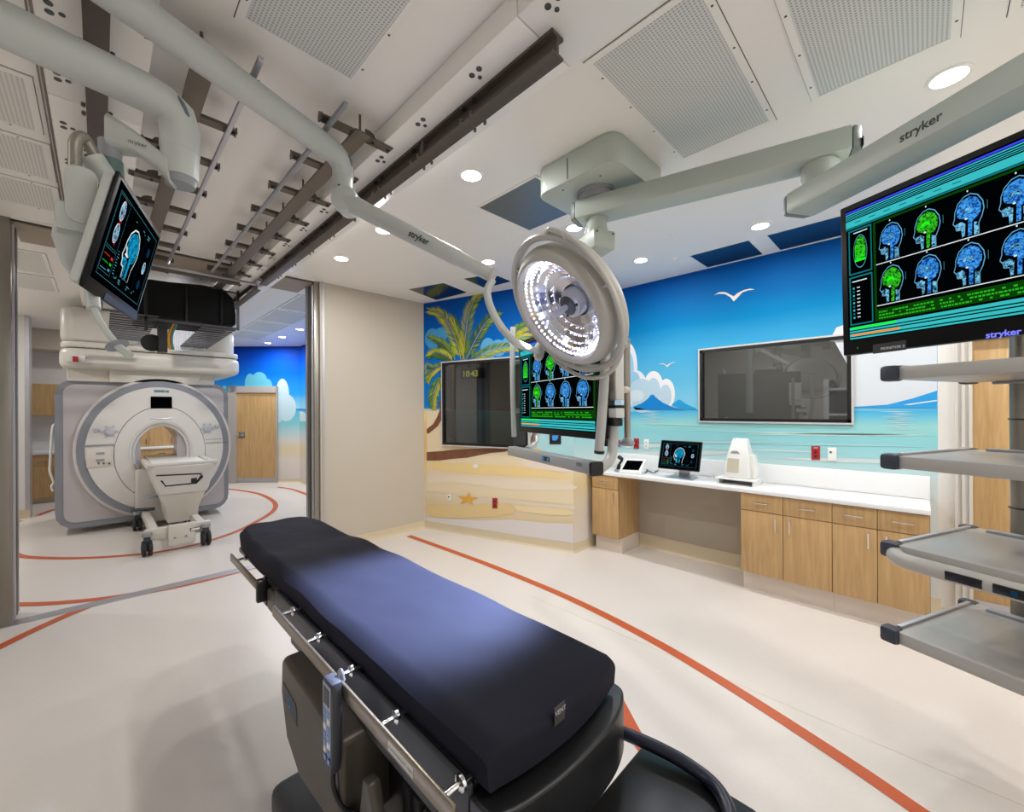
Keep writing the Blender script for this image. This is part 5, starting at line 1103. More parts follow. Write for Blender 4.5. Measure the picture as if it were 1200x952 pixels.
# gantry top that carries the scanner on the ceiling tracks
gt = thing('scanner_gantry', 'cream rounded overhead carriage that hangs the scanner from the ceiling tracks', 'gantry', (0.5, 8.3, 2.0))
gx0, gx1 = at_y(68, 400, MY - 0.25).x, at_y(283, 400, MY - 0.25).x
gz0, gz1, gzm = at_y(120, 432, MY - 0.25).z, at_y(120, 362, MY - 0.25).z, at_y(120, 409, MY - 0.25).z
def slab(x0, x1, y0, y1, z0, z1, r, name, mt, parent, bev): 
    return MB().prism([Vector((a, b, z0)) for a, b in rounded_rect(x0, x1, y0, y1, r)], (0, 0, z1 - z0)).build(name, mt, parent, bevel=bev, segs=3)
slab(gx0, gx1, MY - 0.25, MY + 1.6, gz0, gzm, 0.2, 'lower_shell', MRIC, gt, 0.07)
slab(gx0 + 0.01, gx1 - 0.01, MY - 0.24, MY + 1.6, gzm + 0.006, gzm + 0.08, 0.2, 'upper_lip', MRIC, gt, 0.02)
MB().prism([Vector((a, b, gzm + 0.08)) for a, b in rounded_rect(gx0 + 0.01, gx0 + 0.75, MY - 0.22, MY + 1.6, 0.15)], (0, 0, gz1 - gzm - 0.08)).build('shoulder', MRIC, gt, bevel=0.06, segs=3)
MB().prism([Vector((a, b, gzm + 0.08)) for a, b in rounded_rect(gx1 - 0.5, gx1 - 0.01, MY + 0.1, MY + 1.6, 0.15)], (0, 0, (gz1 - gzm) * 0.75)).build('shoulder', MRIC, gt, bevel=0.06, segs=3)
nz0 = z1 - 0.03
MB().prism([Vector((a, MY - 0.06, b)) for a, b in ((at_y(79, 445, MY).x, nz0), (at_y(250, 445, MY).x, nz0), (at_y(252, 430, MY).x, gz0 + 0.03), (at_y(78, 425, MY).x, gz0 + 0.03))], (0, 1.4, 0)).build('neck', MRIC, gt, bevel=0.015)
MB().prism([Vector((a, MY - 0.10, b)) for a, b in ((mp(128, 446).x, nz0), (mp(230, 447).x, nz0), (mp(236, 430).x, gz0 + 0.02), (mp(128, 424).x, gz0 + 0.02))], (0, 0.05, 0)).build('neck_fascia', MRIC, gt, bevel=0.01)
a, b = at_y(78, 416, MY - 0.28), at_y(100, 425, MY - 0.28); ub = MB().box(a.x, b.x, a.y - 0.03, a.y + 0.1, b.z, a.z).build('switch_box', MRIW, gt, bevel=0.01)
c0 = at_y(88.5, 421, MY - 0.315); MB().box(c0.x - 0.025, c0.x + 0.025, c0.y - 0.02, c0.y + 0.01, c0.z - 0.035, c0.z + 0.035).build('emergency_stop', REDP, ub, bevel=0.006)
for yy in (MY + 0.3, MY + 1.2):
    for xx in (0.0, 1.18): MB().box(xx - 0.05, xx + 0.05, yy - 0.08, yy + 0.08, gz1 - 0.35, 2.892).build('hanger', DARKG, gt)
# cable basket in front of it
BYF = 5.45
by = lambda u, v, d=0.0: at_y(u, v, BYF + d)
cbk = thing('cable_basket', 'black wire cable basket with draped cables hanging above the scanner', 'cable basket', tuple(by(230, 385)))
c0, c1 = by(150, 330), by(279, 384)
m_ = MB(); m_.prism([by(u, v, 0.06) for u, v in ((160, 345), (172, 326), (200, 330), (235, 333), (262, 338), (274, 350), (277, 368), (277, 382), (250, 379), (200, 374), (160, 371))], (0, 0.75, 0)); m_.build('cable_drape', mat('black_cloth', (7, 7, 8), 0.9, noise=0.2, nscale=10), cbk, bevel=0.03, segs=3)
for u in (218, 259): MB().tube([by(u, 336, 0.05), by(u + 0.5, 360, 0.035), by(u + 0.5, 380, 0.05)], 0.012, 8).build('strap', BLACKP, cbk)
for u, vt in ((279, 341), (171, 330)): MB().box(by(u, 350).x - 0.012, by(u, 350).x + 0.012, BYF, BYF + 0.02, by(u, 387).z, by(u, vt).z).build('frame_post', BLACKP, cbk)
MB().box(by(166, 380).x, by(279, 380).x, BYF, BYF + 0.02, by(279, 387).z, by(279, 384.5).z).build('frame_rail', DARKG, cbk); MB().box(by(262, 340).x, by(279, 340).x, BYF, BYF + 0.02, by(270, 343).z, by(270, 341.5).z).build('frame_rail', BLACKP, cbk)
zb_ = by(279, 386).z
SLAT = mat('slat_grey', (128, 126, 124), 0.45, 0.4)
def slats(xa, xb, y0, y1, n, mt, za, zb):
    for k in range(n):
        t = k / (n - 1); y = y0 + (y1 - y0) * t; z = za + (zb - za) * t
        MB().box(xa, xb, y - 0.032, y + 0.032, z - 0.005, z + 0.005).build('slat', mt, cbk)
slats(by(238, 385).x, by(278, 385).x, BYF, BYF + 1.75, 14, DARKG, zb_, zb_ - 0.02)
slats(by(129, 372).x, by(186, 378).x, BYF, BYF + 1.75, 14, DARKG, zb_ + 0.03, zb_ + 0.0)
WIRE = mat('white_wire', (228, 230, 238), 0.35)
for k in range(15):
    u = 203 + 2.6 * k; MB().cyl(at_y(u, 378, 7.25), at_y(u, 411, 7.25), 0.011, n=6).build('wire', WIRE, cbk)
for v in (380, 388, 396, 404): MB().cyl(at_y(202, v, 7.26), at_y(241, v, 7.26), 0.008, n=6).build('wire', WIRE, cbk)
CAB = [mat('cable_%s' % n, c, 0.5) for n, c in (('yellow', (220, 180, 40)), ('red', (190, 50, 40)), ('teal', (40, 150, 140)))]
for k, mt in enumerate(CAB):
    u = 199 + 1.4 * k; MB().tube(bez([by(u + 5, 380, 0.2), by(u, 390, 0.2), by(u - 1, 400, 0.2), by(u + 1, 410, 0.2)], 5), 0.014, 8).build('cable', mt, cbk)
MB().cyl(by(178, 402, 0.3), by(178, 402, 0.6), 0.09, n=24).build('fan_drum', BLACKM, cbk)
MB().box(by(188, 390).x, by(199, 390).x, BYF + 0.2, BYF + 0.35, by(190, 410).z, by(190, 378).z).build('column', BLACKP, cbk)

# ================================================================ dockable patient table
pt = thing('patient_table', 'white wheeled patient table docked at the scanner bore', 'patient table', tuple(at_z(200, 636)))
TY0, TY1 = 6.62, 7.62
ty = lambda u, v, Y=TY0: at_y(u, v, Y)
tzt = ty(230, 545).z; xA, xB = ty(176, 550).x, ty(252, 545).x
tzt = (ty(178, 549).z + ty(250, 543).z) / 2; tcx = (xA + xB) / 2; thw = (xB - xA) / 2
def loft(name, secs, mt, parent, bev=0.01):
    """secs: list of (z, x0, x1, y0, y1)"""
    m_ = MB(); vs = []
    for z, a, b, c, d in secs: vs += [(a, c, z), (b, c, z), (b, d, z), (a, d, z)]
    n = len(secs); fs = [(i * 4 + k, i * 4 + (k + 1) % 4, i * 4 + 4 + (k + 1) % 4, i * 4 + 4 + k) for i in range(n - 1) for k in range(4)] + [(3, 2, 1, 0), tuple(range(4 * n - 4, 4 * n))]
    return m_.add(vs, fs).build(name, mt, parent, bevel=bev)
hd = ty(195, 575).z
loft('head_end', [(hd - 0.06, tcx - thw * 0.72, tcx + thw * 0.72, TY0, TY1 - 0.1), (hd + 0.0, tcx - thw * 0.8, tcx + thw * 0.8, TY0, TY1), (tzt - 0.03, tcx - thw, tcx + thw, TY0, TY1), (tzt, tcx - thw, tcx + thw, TY0, TY1)], MRIW, pt, 0.02)
MB().box(tcx - thw * 0.86, tcx + thw * 0.86, TY0 + 0.05, MY + 0.6, tzt - 0.02, tzt + 0.012).build('table_top', WHITEP, pt, bevel=0.01)
for s in (-1, 1): MB().box(tcx + s * thw - 0.03, tcx + s * thw + 0.03, TY0 + 0.02, MY - 0.1, tzt - 0.03, tzt + 0.03).build('side_rim', MRIW, pt, bevel=0.012)
MB().tube(bez([(tcx - thw, TY0 + 0.1, tzt + 0.03), (tcx - thw * 0.95, TY0 - 0.02, tzt + 0.03), (tcx, TY0 - 0.03, tzt + 0.03), (tcx + thw * 0.95, TY0 - 0.02, tzt + 0.03), (tcx + thw, TY0 + 0.1, tzt + 0.03)], 6), 0.022, 12).build('push_bar', MRIW, pt)
za_, zb2 = ty(200, 560).z, ty(200, 567).z
for q_ in (((183, 557), (236, 554.5), (236, 556), (183, 558.5)), ((190, 563), (194, 569), (194, 570.5), (188, 564)), ((236, 555.5), (238.5, 559), (231, 566.5), (230, 565)), ((193, 569.5), (231, 565.5), (231, 567), (193, 570.8))):
    MB().prism([ty(a_, b_, TY0 - 0.006) for a_, b_ in q_], (0, 0.012, 0)).build('groove', BLACKP, pt)
MB().prism([ty(a_, b_, TY0 - 0.006) for a_, b_ in ((224, 561), (231, 560), (231, 566), (224, 566.5))], (0, 0.012, 0)).build('socket', BLACKP, pt)
bz = ty(205, 608).z
MB().box(tcx - 0.02, tcx + 0.03, 0, 0, 0, 0) if False else None
loft('pedestal', [(0.2, tcx - thw * 0.48, tcx + thw * 0.46, TY0 + 0.1, TY1 - 0.2), (0.38, tcx - thw * 0.52, tcx + thw * 0.50, TY0 + 0.08, TY1 - 0.2), (hd - 0.04, tcx - thw * 0.75, tcx + thw * 0.72, TY0 + 0.03, TY1 - 0.15)], MRIC, pt, 0.015)
wf0 = at_z(172, 651); wf1 = at_z(240, 637); wb0 = at_z(161, 622)
bx0_, bx1_ = wf0.x - 0.02, wf1.x + 0.06; by0 = (wf0.y + wf1.y) / 2
MB().box(bx0_, bx1_, by0 - 0.02, by0 + 0.06, 0.15, 0.28).build('base_beam', MRIC, pt, bevel=0.02)
fb = MB().box(bx0_ + 0.20, bx1_ - 0.16, by0 - 0.07, by0 - 0.01, 0.06, 0.30).build('front_box', MRIC, pt, bevel=0.015)
MB().box(bx0_ + 0.40, bx0_ + 0.5, by0 - 0.075, by0 - 0.07, 0.2, 0.235).build('latch', DARKG, fb); MB().box(bx0_ + 0.41, bx0_ + 0.49, by0 - 0.078, by0 - 0.074, 0.207, 0.228).build('latch_plate', WHITEP, fb)
for xx in (bx0_ + 0.26, bx1_ - 0.25): MB().prism([(xx - 0.02, by0 - 0.071, 0.14), (xx + 0.02, by0 - 0.071, 0.14), (xx, by0 - 0.071, 0.17)], (0, -0.002, 0)).build('warning_mark', GREYP, fb)
MB().box(bx0_ + 0.05, bx0_ + 0.13, by0 + 0.05, wb0.y + 0.1, 0.17, 0.27).box(bx1_ - 0.13, bx1_ - 0.05, by0 + 0.05, wb0.y + 0.1, 0.17, 0.27).build('base_rails', MRIC, pt, bevel=0.015)
def caster(x, y):
    r = 0.085; o_ = MB().cyl((x - 0.045, y, r), (x - 0.008, y, r), r, n=24).cyl((x + 0.008, y, r), (x + 0.045, y, r), r, n=24).build('caster', BLACKM, pt, bevel=0.01)
    MB().cyl((x - 0.05, y, r), (x + 0.05, y, r), r * 0.45, n=16).build('caster_hub', DARKG, o_); MB().box(x - 0.03, x + 0.03, y - 0.03, y + 0.03, r, 0.24).build('caster_fork', DARKG, o_, bevel=0.01)
    MB().cyl((x, y - 0.02, 0.22), (x, y - 0.02, 0.26), 0.045, n=16).build('brake_pedal', GREYP, o_)
caster(wf0.x, by0 - 0.05); caster(wf1.x, by0 - 0.05); caster(wb0.x, wb0.y); caster(wb0.x + (wf1.x - wf0.x), wb0.y)
MB().tube([(wb0.x - 0.06, wb0.y - 0.1, 0.3), (wb0.x + 0.16, wb0.y - 0.2, 0.3)], 0.022, 10).build('foot_lever', DARKG, pt)
MB().lathe([(0.0005, 0.03), (0.07, 0.03), (0.09, 0.0), (0.0005, 0.0)], (wb0.x + 0.13, wb0.y - 0.1, 0.44), (0, 0, 1), 20).build('foot_pedal', GREYP, pt)
hk = thing('hanging_cord', 'white cord loop hanging beside the left end of the scanner', 'cord', tuple(at_y(60, 540, 7.9)))
MB().tube(bez([at_y(u, v, 7.95) for u, v in ((67, 498), (62, 500), (60, 520), (59, 540), (58.5, 552), (61, 560), (63, 566), (60.5, 570), (62, 576))], 5), 0.012, 8).build('cord', WHITEP, hk)
# ================================================================ operating table
TZ = 0.92
ot = thing('operating_table', 'black padded operating table with steel side rails in the middle of the room', 'operating table', (0.78, 1.5, 0))
# mattress: outline lofted along y with sag and rounded head end
def matt(z_top, th, inset, name, material, bumpy=True):
    m_ = MB(); ys = []; y = 0.60
    N = 64; prof = []
    for i in range(N + 1):
        t = (i / N) ** 1.0 if i > 6 else (0, 0.0008, 0.002, 0.004, 0.0075, 0.018, 0.05)[i]; y = 0.615 + (2.95 - 0.615) * t
        xl, xr = 0.542, 1.020
        if t > 0.86:
            k = (t - 0.86) / 0.14; k2 = 1 - math.sqrt(max(0, 1 - k * k)); xl += 0.09 * k2 + 0.012; xr -= 0.06 * k2
        elif t > 0.70: xl += 0.012 * (t - 0.70) / 0.16
        dz = -0.018 * max(0, min(1, (t - 0.62) / 0.1)) + 0.022 * math.exp(-((t - 0.97) / 0.05) ** 2) * 0
        dz += 0.004 * math.sin(t * 31) * (1 if 0.3 < t < 0.8 else 0.3)
        prof.append((y, xl + inset, xr - inset, dz))
    M = 18; vs = []; fs = []
    for (y, a, b, dz) in prof:
        row = []
        for k in range(M + 1):
            s = k / M; x = a + (b - a) * s; e = min(s, 1 - s) * (b - a); r = 0.022; z = z_top + dz
            if e < r: z -= r - math.sqrt(max(0, r * r - (r - e) ** 2))
            z += 0.0025 * math.sin(x * 37 + y * 11) * math.sin(y * 9.0)
            q = (x - 0.781) / 0.24; t_ = (y - 0.615) / 2.285; yy = y - 0.032 * (1 - q * q) * max(0, 1 - t_ / 0.12); ey = y - 0.615
            if ey < r: z -= r - math.sqrt(max(0, r * r - (r - ey) ** 2))
            row.append((x, yy, z))
        vs += row
    W_ = M + 1
    fs = [(i * W_ + k, i * W_ + k + 1, (i + 1) * W_ + k + 1, (i + 1) * W_ + k) for i in range(N) for k in range(M)]
    nb = len(vs)
    for (y, a, b, dz) in prof: vs += [(a + 0.006, y, z_top + dz - th), (b - 0.006, y, z_top + dz - th)]
    fb_ = [(v_[0], v_[1] + 0.004, z_top - th) for v_ in vs[1:M]]; nf = len(vs); vs += fb_
    for i in range(N):
        fs += [(i * W_, (i + 1) * W_, nb + 2 * (i + 1), nb + 2 * i), (i * W_ + M, nb + 2 * i + 1, nb + 2 * i + 3, (i + 1) * W_ + M), (nb + 2 * i, nb + 2 * i + 2, nb + 2 * i + 3, nb + 2 * i + 1)]
    
    low = [nb] + list(range(nf, nf + M - 1)) + [nb + 1]
    fs += [(k, low[k], low[k + 1], k + 1) for k in range(M)]
    fs.append(tuple(low)); fs.append(tuple(N * W_ + k for k in range(M, -1, -1)) + (nb + 2 * N, nb + 2 * N + 1))
    m_.add(vs, fs); return m_.build(name, material, ot, ang=50)
pad = matt(TZ, 0.085, 0.0, 'mattress', FABRIC)
tgp = at_y(655, 836, 0.584); tgw = 0.018
tg_ = MB().box(tgp.x - tgw, tgp.x + tgw, 0.5815, 0.5835, tgp.z - 0.02, tgp.z + 0.02).build('vent_tag', mat('tag_grey', (62, 60, 60), 0.35), pad)
text_mesh('lettering', 'VENT', 0.0155, (tgp.x - 0.0165, 0.581, tgp.z + 0.001), (1, 0, 0), (0, 0, 1), mat('tag_text', (215, 215, 215), 0.5), tg_)
# seam of the head section
sm = bez([(0.585, 2.585, TZ - 0.0185), (0.65, 2.59, TZ - 0.018), (0.8, 2.60, TZ - 0.018), (0.95, 2.60, TZ - 0.018), (0.99, 2.60, TZ - 0.0185)], 6)
MB().tube(sm, 0.0028, 6).build('seam', BLACKM, pad)
# frame plates under the pad
MB().box(0.545, 1.015, 0.66, 2.15, TZ - 0.115, TZ - 0.088).build('table_plate', BLACKP, ot, bevel=0.004)
MB().box(0.57, 1.0, 2.17, 2.82, TZ - 0.135, TZ - 0.108).build('head_plate', BLACKP, ot, bevel=0.004)
MB().box(0.528, 0.545, 0.66, 1.98, TZ - 0.19, TZ - 0.088).build('side_member', DARKG, ot, bevel=0.006); MB().box(1.015, 1.032, 0.66, 1.98, TZ - 0.19, TZ - 0.088).build('side_member', DARKG, ot, bevel=0.006)
MB().box(0.53, 0.6, 1.88, 2.1, TZ - 0.21, TZ - 0.115).build('hinge_block', TABLEM, ot, bevel=0.01)
MB().box(0.56, 0.64, 2.10, 2.28, TZ - 0.22, TZ - 0.13).build('head_hinge', BLACKP, ot, bevel=0.01)
MB().box(0.545, 0.57, 2.17, 2.24, TZ - 0.23, TZ - 0.12).build('latch_block', BLACKP, ot, bevel=0.006)
# foot section below the pad: curved cradle and tray
fpo = bez([(0.528, 0.66, 0), (0.545, 0.585, 0), (0.66, 0.555, 0), (0.80, 0.548, 0), (0.94, 0.56, 0), (1.035, 0.60, 0), (1.05, 0.66, 0)], 6)
cr_ = MB().prism([Vector((p.x, p.y, TZ - 0.25)) for p in fpo], (0, 0, 0.145)).build('foot_cradle', BLACKP, ot, bevel=0.01, segs=3)
MB().box(0.63, 1.10, 0.28, 0.57, TZ - 0.30, TZ - 0.27).build('foot_tray', BLACKP, ot, bevel=0.01)
tr = MB().tube(bez([(1.055, 0.62, TZ - 0.245), (1.075, 0.52, TZ - 0.245), (1.085, 0.44, TZ - 0.25), (1.07, 0.36, TZ - 0.255), (1.0, 0.31, TZ - 0.26), (0.85, 0.29, TZ - 0.26), (0.68, 0.29, TZ - 0.26)], 8), 0.017, 12).build('tray_rim', mat('navy_gloss', (26, 30, 46), 0.3), ot)
# side rails with posts
RZ = TZ - 0.075
def rail(x, y0, y1, z, posts, nm='side_rail'):
    r = MB().box(x - 0.005, x + 0.005, y0, y1, z - 0.02, z + 0.02).build(nm, RAILM, ot, bevel=0.003)
    for y in posts:
        sx = 1 if x < 0.78 else -1
        MB().cyl((x + sx * 0.004, y, z), (x + sx * 0.075, y, z), 0.007, n=12).build('rail_post', CHROME, r); MB().lathe([(0.008, 0.0), (0.0165, 0.005), (0.0165, 0.012), (0.009, 0.018)], (x + sx * 0.042, y, z), (sx, 0, 0), 18).build('rail_collar', CHROME, r)
    return r
rl = rail(0.464, 0.62, 1.75, RZ, (0.667, 0.924, 1.18, 1.43, 1.69)); rail(1.062, 0.78, 1.75, TZ - 0.15, (0.924, 1.18, 1.43, 1.69))
rh = rail(0.512, 2.16, 2.72, TZ - 0.125, (2.25, 2.64)); rail(1.04, 2.16, 2.62, TZ - 0.16, (2.25, 2.54))
for y in (2.17,): MB().box(0.50, 0.57, y - 0.035, y - 0.005, TZ - 0.19, TZ - 0.10).build('rail_clamp', BLACKP, rh, bevel=0.006)
lbA = at_x(455, 862, 0.4585); lbB = at_x(484, 896, 0.4585)
lab = MB().box(0.4577, 0.459, lbB.y, lbA.y, RZ - 0.011, RZ + 0.011).build('rail_label', mat('label_white', (214, 212, 208), 0.5), rl)
text_mesh('lettering', 'PLACE PENDANT HERE', 0.0098 * (lbA.y - lbB.y) / 0.105, (0.4574, lbA.y - 0.003, RZ - 0.004), (0, -1, 0), (0, 0, 1), INK, lab)
# column, housing, mechanism
MB().box(0.53, 1.03, 0.78, 1.78, TZ - 0.24, TZ - 0.19).build('under_frame', DARKG, ot, bevel=0.01)
hsg = MB().prism([Vector((0.455, y, z)) for y, z in ((1.63, 0.715), (1.60, 0.735), (1.30, 0.72), (1.12, 0.70), (1.12, 0.44), (1.45, 0.40), (1.58, 0.46), (1.64, 0.60))], (0.4, 0, 0)).build('motor_housing', TABLEM, ot, bevel=0.02, segs=3)
MB().prism([Vector((0.4535, y, z)) for y, z in ((1.60, 0.645), (1.47, 0.63), (1.46, 0.565), (1.59, 0.585))], (0.002, 0, 0)).build('badge', DARKG, hsg)
MB().lathe([(0.016, 0), (0.016, -0.001), (0.011, -0.001), (0.011, 0)], (0.4528, 1.535, 0.605), (1, 0, 0), 20, close=True).build('blue_ring', mat('badge_blue', (60, 130, 200), 0.4), hsg)
MB().box(0.60, 0.97, 1.0, 1.45, 0.12, 0.68).build('column', BLACKP, ot, bevel=0.03, segs=3)
MB().box(0.47, 1.09, 0.72, 1.85, 0.0, 0.12).build('base', DARKG, ot, bevel=0.04, segs=3)
MB().prism([Vector((0.47, y, z)) for y, z in ((1.02, 0.66), (0.985, 0.665), (0.88, 0.38), (0.93, 0.34), (0.98, 0.36), (1.05, 0.50))], (0.035, 0, 0)).build('lift_link', TABLEM, ot, bevel=0.008)
MB().cyl((0.46, 1.08, 0.42), (0.50, 1.08, 0.42), 0.075, n=28).build('pivot_cap', DARKG, ot, bevel=0.01)
wl = MB().prism([(0.4585, 1.10, 0.455), (0.4585, 1.06, 0.455), (0.4585, 1.08, 0.48)], (-0.001, 0, 0)).build('warning_sticker', mat('warn_yellow', (226, 180, 30), 0.5), ot)
MB().cyl((0.474, 0.94, 0.45), (0.51, 0.94, 0.45), 0.017, n=16).build('pin', BLACKP, ot)
for k in range(4): MB().box(0.56, 1.0, 0.80 + 0.05 * k, 0.83 + 0.05 * k, 0.30, 0.62).build('bellows_fold', BLACKM, ot, bevel=0.008)
# pendant hanging on the rail
hpz = at_x(388, 775, 0.445)
pn = thing('hand_pendant', 'slim grey and blue hand control hooked on the table side rail', 'remote control', (0.445, hpz.y, TZ - 0.3))
py_ = hpz.y - 0.01
ztop = TZ - 0.045; zbo = at_x(390, 903, 0.445).z
MB().prism([Vector((0.430, y, z)) for y, z in ((py_ - 0.03, ztop), (py_ + 0.03, ztop), (py_ + 0.034, ztop - 0.03), (py_ + 0.030, zbo + 0.05), (py_ + 0.016, zbo), (py_ - 0.016, zbo), (py_ - 0.030, zbo + 0.05), (py_ - 0.034, ztop - 0.03))], (0.03, 0, 0)).build('case', DARKG, pn, bevel=0.007)
MB().prism([Vector((0.4295, y, z)) for y, z in ((py_ - 0.026, ztop - 0.01), (py_ + 0.026, ztop - 0.01), (py_ + 0.024, zbo + 0.06), (py_ - 0.024, zbo + 0.06))], (-0.001, 0, 0)).build('face', mat('pendant_grey', (160, 168, 184), 0.4), pn)
MB().box(0.4275, 0.4285, py_ - 0.018, py_ + 0.018, ztop - 0.065, ztop - 0.02).build('display', BLACKP, pn)
for k in range(7):
    for s in (-1, 1): MB().box(0.427, 0.4285, py_ + s * 0.012 - 0.008, py_ + s * 0.012 + 0.008, ztop - 0.092 - 0.021 * k, ztop - 0.078 - 0.021 * k).build('button', mat('button_blue', (120, 150, 205), 0.4) if (k + s) % 3 else WHITEP, pn)
MB().tube(bez([(0.459, py_, ztop - 0.02), (0.466, py_, ztop + 0.012), (0.474, py_, ztop - 0.02)], 5), 0.006, 8).build('hook', GREYP, pn)
MB().tube(bez([(0.445, py_, zbo + 0.005), (0.446, py_ - 0.005, zbo - 0.05), (0.47, py_ - 0.02, zbo - 0.11), (0.52, py_ - 0.05, zbo - 0.14)], 6), 0.0065, 10).build('cable', BLACKM, pn)

# ================================================================ counter, cabinets
CF = 4.02                                       # cabinet fronts
cyy = lambda u: at_x(u, 600, CF).y
CT0, CT1 = 0.868, 0.905
yA, yB = cyy(1091), 2.775
ct = MB().box(CF - 0.02, XR - 0.031, yA, yB, CT0, CT1).build('countertop', WCOUNT, bevel=0.006, origin=(4.25, 1.4, CT0)); tag(ct, 'long white countertop along the gull mural wall', 'countertop')
bs = struct(MB().box(XR - 0.03, XR - 0.002, yA, yB, CT1, CT1 + 0.175).build('trim_7', WCOUNT, bevel=0.003), 'white backsplash above the counter')
def cabinet(y0, y1, label, fronts, group=None):
    t = thing('base_cabinet', label, 'cabinet', (4.25, (y0 + y1) / 2, 0), group)
    MB().box(CF + 0.02, XR - 0.012, y0 + 0.001, y1 - 0.001, 0.17, CT0 - 0.001).build('carcass', MAPLE, t)
    MB().box(CF + 0.075, XR - 0.012, y0 + 0.0005, y1 - 0.0005, 0.0, 0.17).build('toe_kick', TOE, t)
    for a, b, side in fronts:
        d_ = MB().box(CF, CF + 0.019, a + 0.002, b - 0.002, 0.172, 0.712).build('door', MAPLE, t, bevel=0.0015)
        hy = (a + 0.05) if side < 0 else (b - 0.05)
        MB().tube([(CF, hy, 0.57), (CF - 0.026, hy, 0.57), (CF - 0.026, hy, 0.68), (CF, hy, 0.68)], 0.0055, 8).build('handle', CHROME, d_)
        w_ = MB().box(CF, CF + 0.019, a + 0.002, b - 0.002, 0.717, CT0 - 0.006).build('drawer', MAPLE, t, bevel=0.0015)
        c_ = (a + b) / 2; MB().tube([(CF, c_ - 0.055, 0.795), (CF - 0.026, c_ - 0.055, 0.795), (CF - 0.026, c_ + 0.055, 0.795), (CF, c_ + 0.055, 0.795)], 0.0055, 8).build('handle', CHROME, w_)
    MB().box(CF + 0.0195, CF + 0.02, y0, y1, 0.17, CT0).build('gap_line', GROUT, t)
    return t
ya, yb = cyy(724.5), cyy(694)
cabinet(ya, min(yb, 2.75), 'single maple base cabinet at the left end of the counter', [(ya, min(yb, 2.75), -1)])
es = [cyy(u) for u in (868, 917.5, 975, 1028, 1090)]
cabinet(es[2], es[0], 'left-hand pair of maple base cabinets with drawers under the counter', [(es[1], es[0], -1), (es[2], es[1], 1)])
cabinet(es[4], es[2], 'right-hand pair of maple base cabinets beside the equipment rack', [(es[3], es[2], -1), (es[4], es[3], 1)])
struct(MB().box(XR - 0.02, XR - 0.001, es[0], ya, 0.16, CT0).build('trim_6', mat('modesty_panel', (172, 160, 142), 0.6)), 'plain taupe wall panel in the knee space')
# things on the counter
dmC = Vector((4.126, 1.745, 1.142)); dmx = Vector((0.0, -1, 0)); dmy = Vector((-0.302, 0, -0.953))
dm, dn = monitor('desk_monitor', 'small black desk monitor on the white counter showing a cyan head scan', dmC, dmx, dmy, 0.42, 0.30, 0.018, 0.014, ui_skull)
bt = CT1
MB().prism([Vector((4.10, y, bt)) for y in (0, 0)] + [], (0, 0, 0)) if False else None
MB().add([(4.10, 1.60, bt), (4.10, 1.89, bt), (4.30, 1.87, bt), (4.30, 1.62, bt), (4.13, 1.64, bt + 0.014), (4.13, 1.85, bt + 0.014), (4.27, 1.84, bt + 0.03), (4.27, 1.65, bt + 0.03)], [(3, 2, 1, 0), (4, 5, 6, 7), (0, 1, 5, 4), (1, 2, 6, 5), (2, 3, 7, 6), (3, 0, 4, 7)]).build('stand_foot', ALU, dm, bevel=0.003)
MB().box(4.235, 4.265, 1.69, 1.80, bt + 0.02, 1.15).build('stand_neck', ALU, dm, bevel=0.004)
tc_ = at_z(740, 553, CT1); 
tb = thing('desk_phone', 'white desk touch panel phone with black handset on the counter', 'phone', (4.1, at_x(740, 553, 4.1).y, CT1))
tp = lambda u, v, d=0.0: at_pl(u, v, at_x(740, 554, 4.06), Vector((-0.8, 0, 0.6))) + Vector((-0.8, 0, 0.6)) * d
MB().prism([tp(a_, b_) for a_, b_ in ((725, 553.5), (750, 555), (757.5, 538.5), (733.5, 537.2))], Vector((0.02, 0, -0.012))).build('bezel', WHITEP, tb, bevel=0.003)
MB().prism([tp(a_, b_, 0.001) for a_, b_ in ((729, 550.5), (748.5, 551.5), (754, 540.5), (735, 539.7))], Vector((-0.0008, 0, 0.0006))).build('screen', SCRN, tb)
pz = tp(740, 553); MB().box(4.06, 4.2, at_x(750, 554, 4.06).y, at_x(727, 554, 4.06).y, CT1, CT1 + 0.012).build('base_foot', WHITEP, tb, bevel=0.003)
MB().box(4.11, 4.135, at_x(748, 546, 4.1).y + 0.02, at_x(732, 546, 4.1).y - 0.02, CT1 + 0.01, CT1 + 0.06).build('stand', GREYP, tb)
hk1 = bez([at_x(724, 551, 4.12), at_x(726, 544, 4.13), at_x(729, 539, 4.14), at_x(725, 535.5, 4.15)], 5); MB().tube(hk1, [0.02] * 5 + [0.014] * 6 + [0.022] * 5, 10).build('handset', BLACKP, tb)
MB().box(4.1, 4.2, at_x(727, 552, 4.12).y, at_x(720.5, 552, 4.12).y, CT1, CT1 + 0.03).build('handset_cradle', GREYP, tb, bevel=0.006)
cdl = [at_z(u, v, CT1 + 0.006) for u, v in ((752, 555.5), (757, 553), (760, 552), (766, 554), (772, 550), (770, 546))]
tag(MB().tube(bez([tuple(p) for p in cdl], 6), 0.005, 8).build('desk_cable', BLACKM, origin=tuple(cdl[0])), 'thin black cable lying between the phone and desk monitor', 'cable')
tag(MB().tube(bez([tuple(at_z(u, v, CT1 + 0.008)) for u, v in ((758, 551.5), (759, 547), (764, 543.5), (770, 543))], 6), 0.005, 8).build('desk_cable', BLACKM, origin=tuple(at_z(758, 551, CT1))), 'thin black cable looping behind the desk monitor', 'cable')
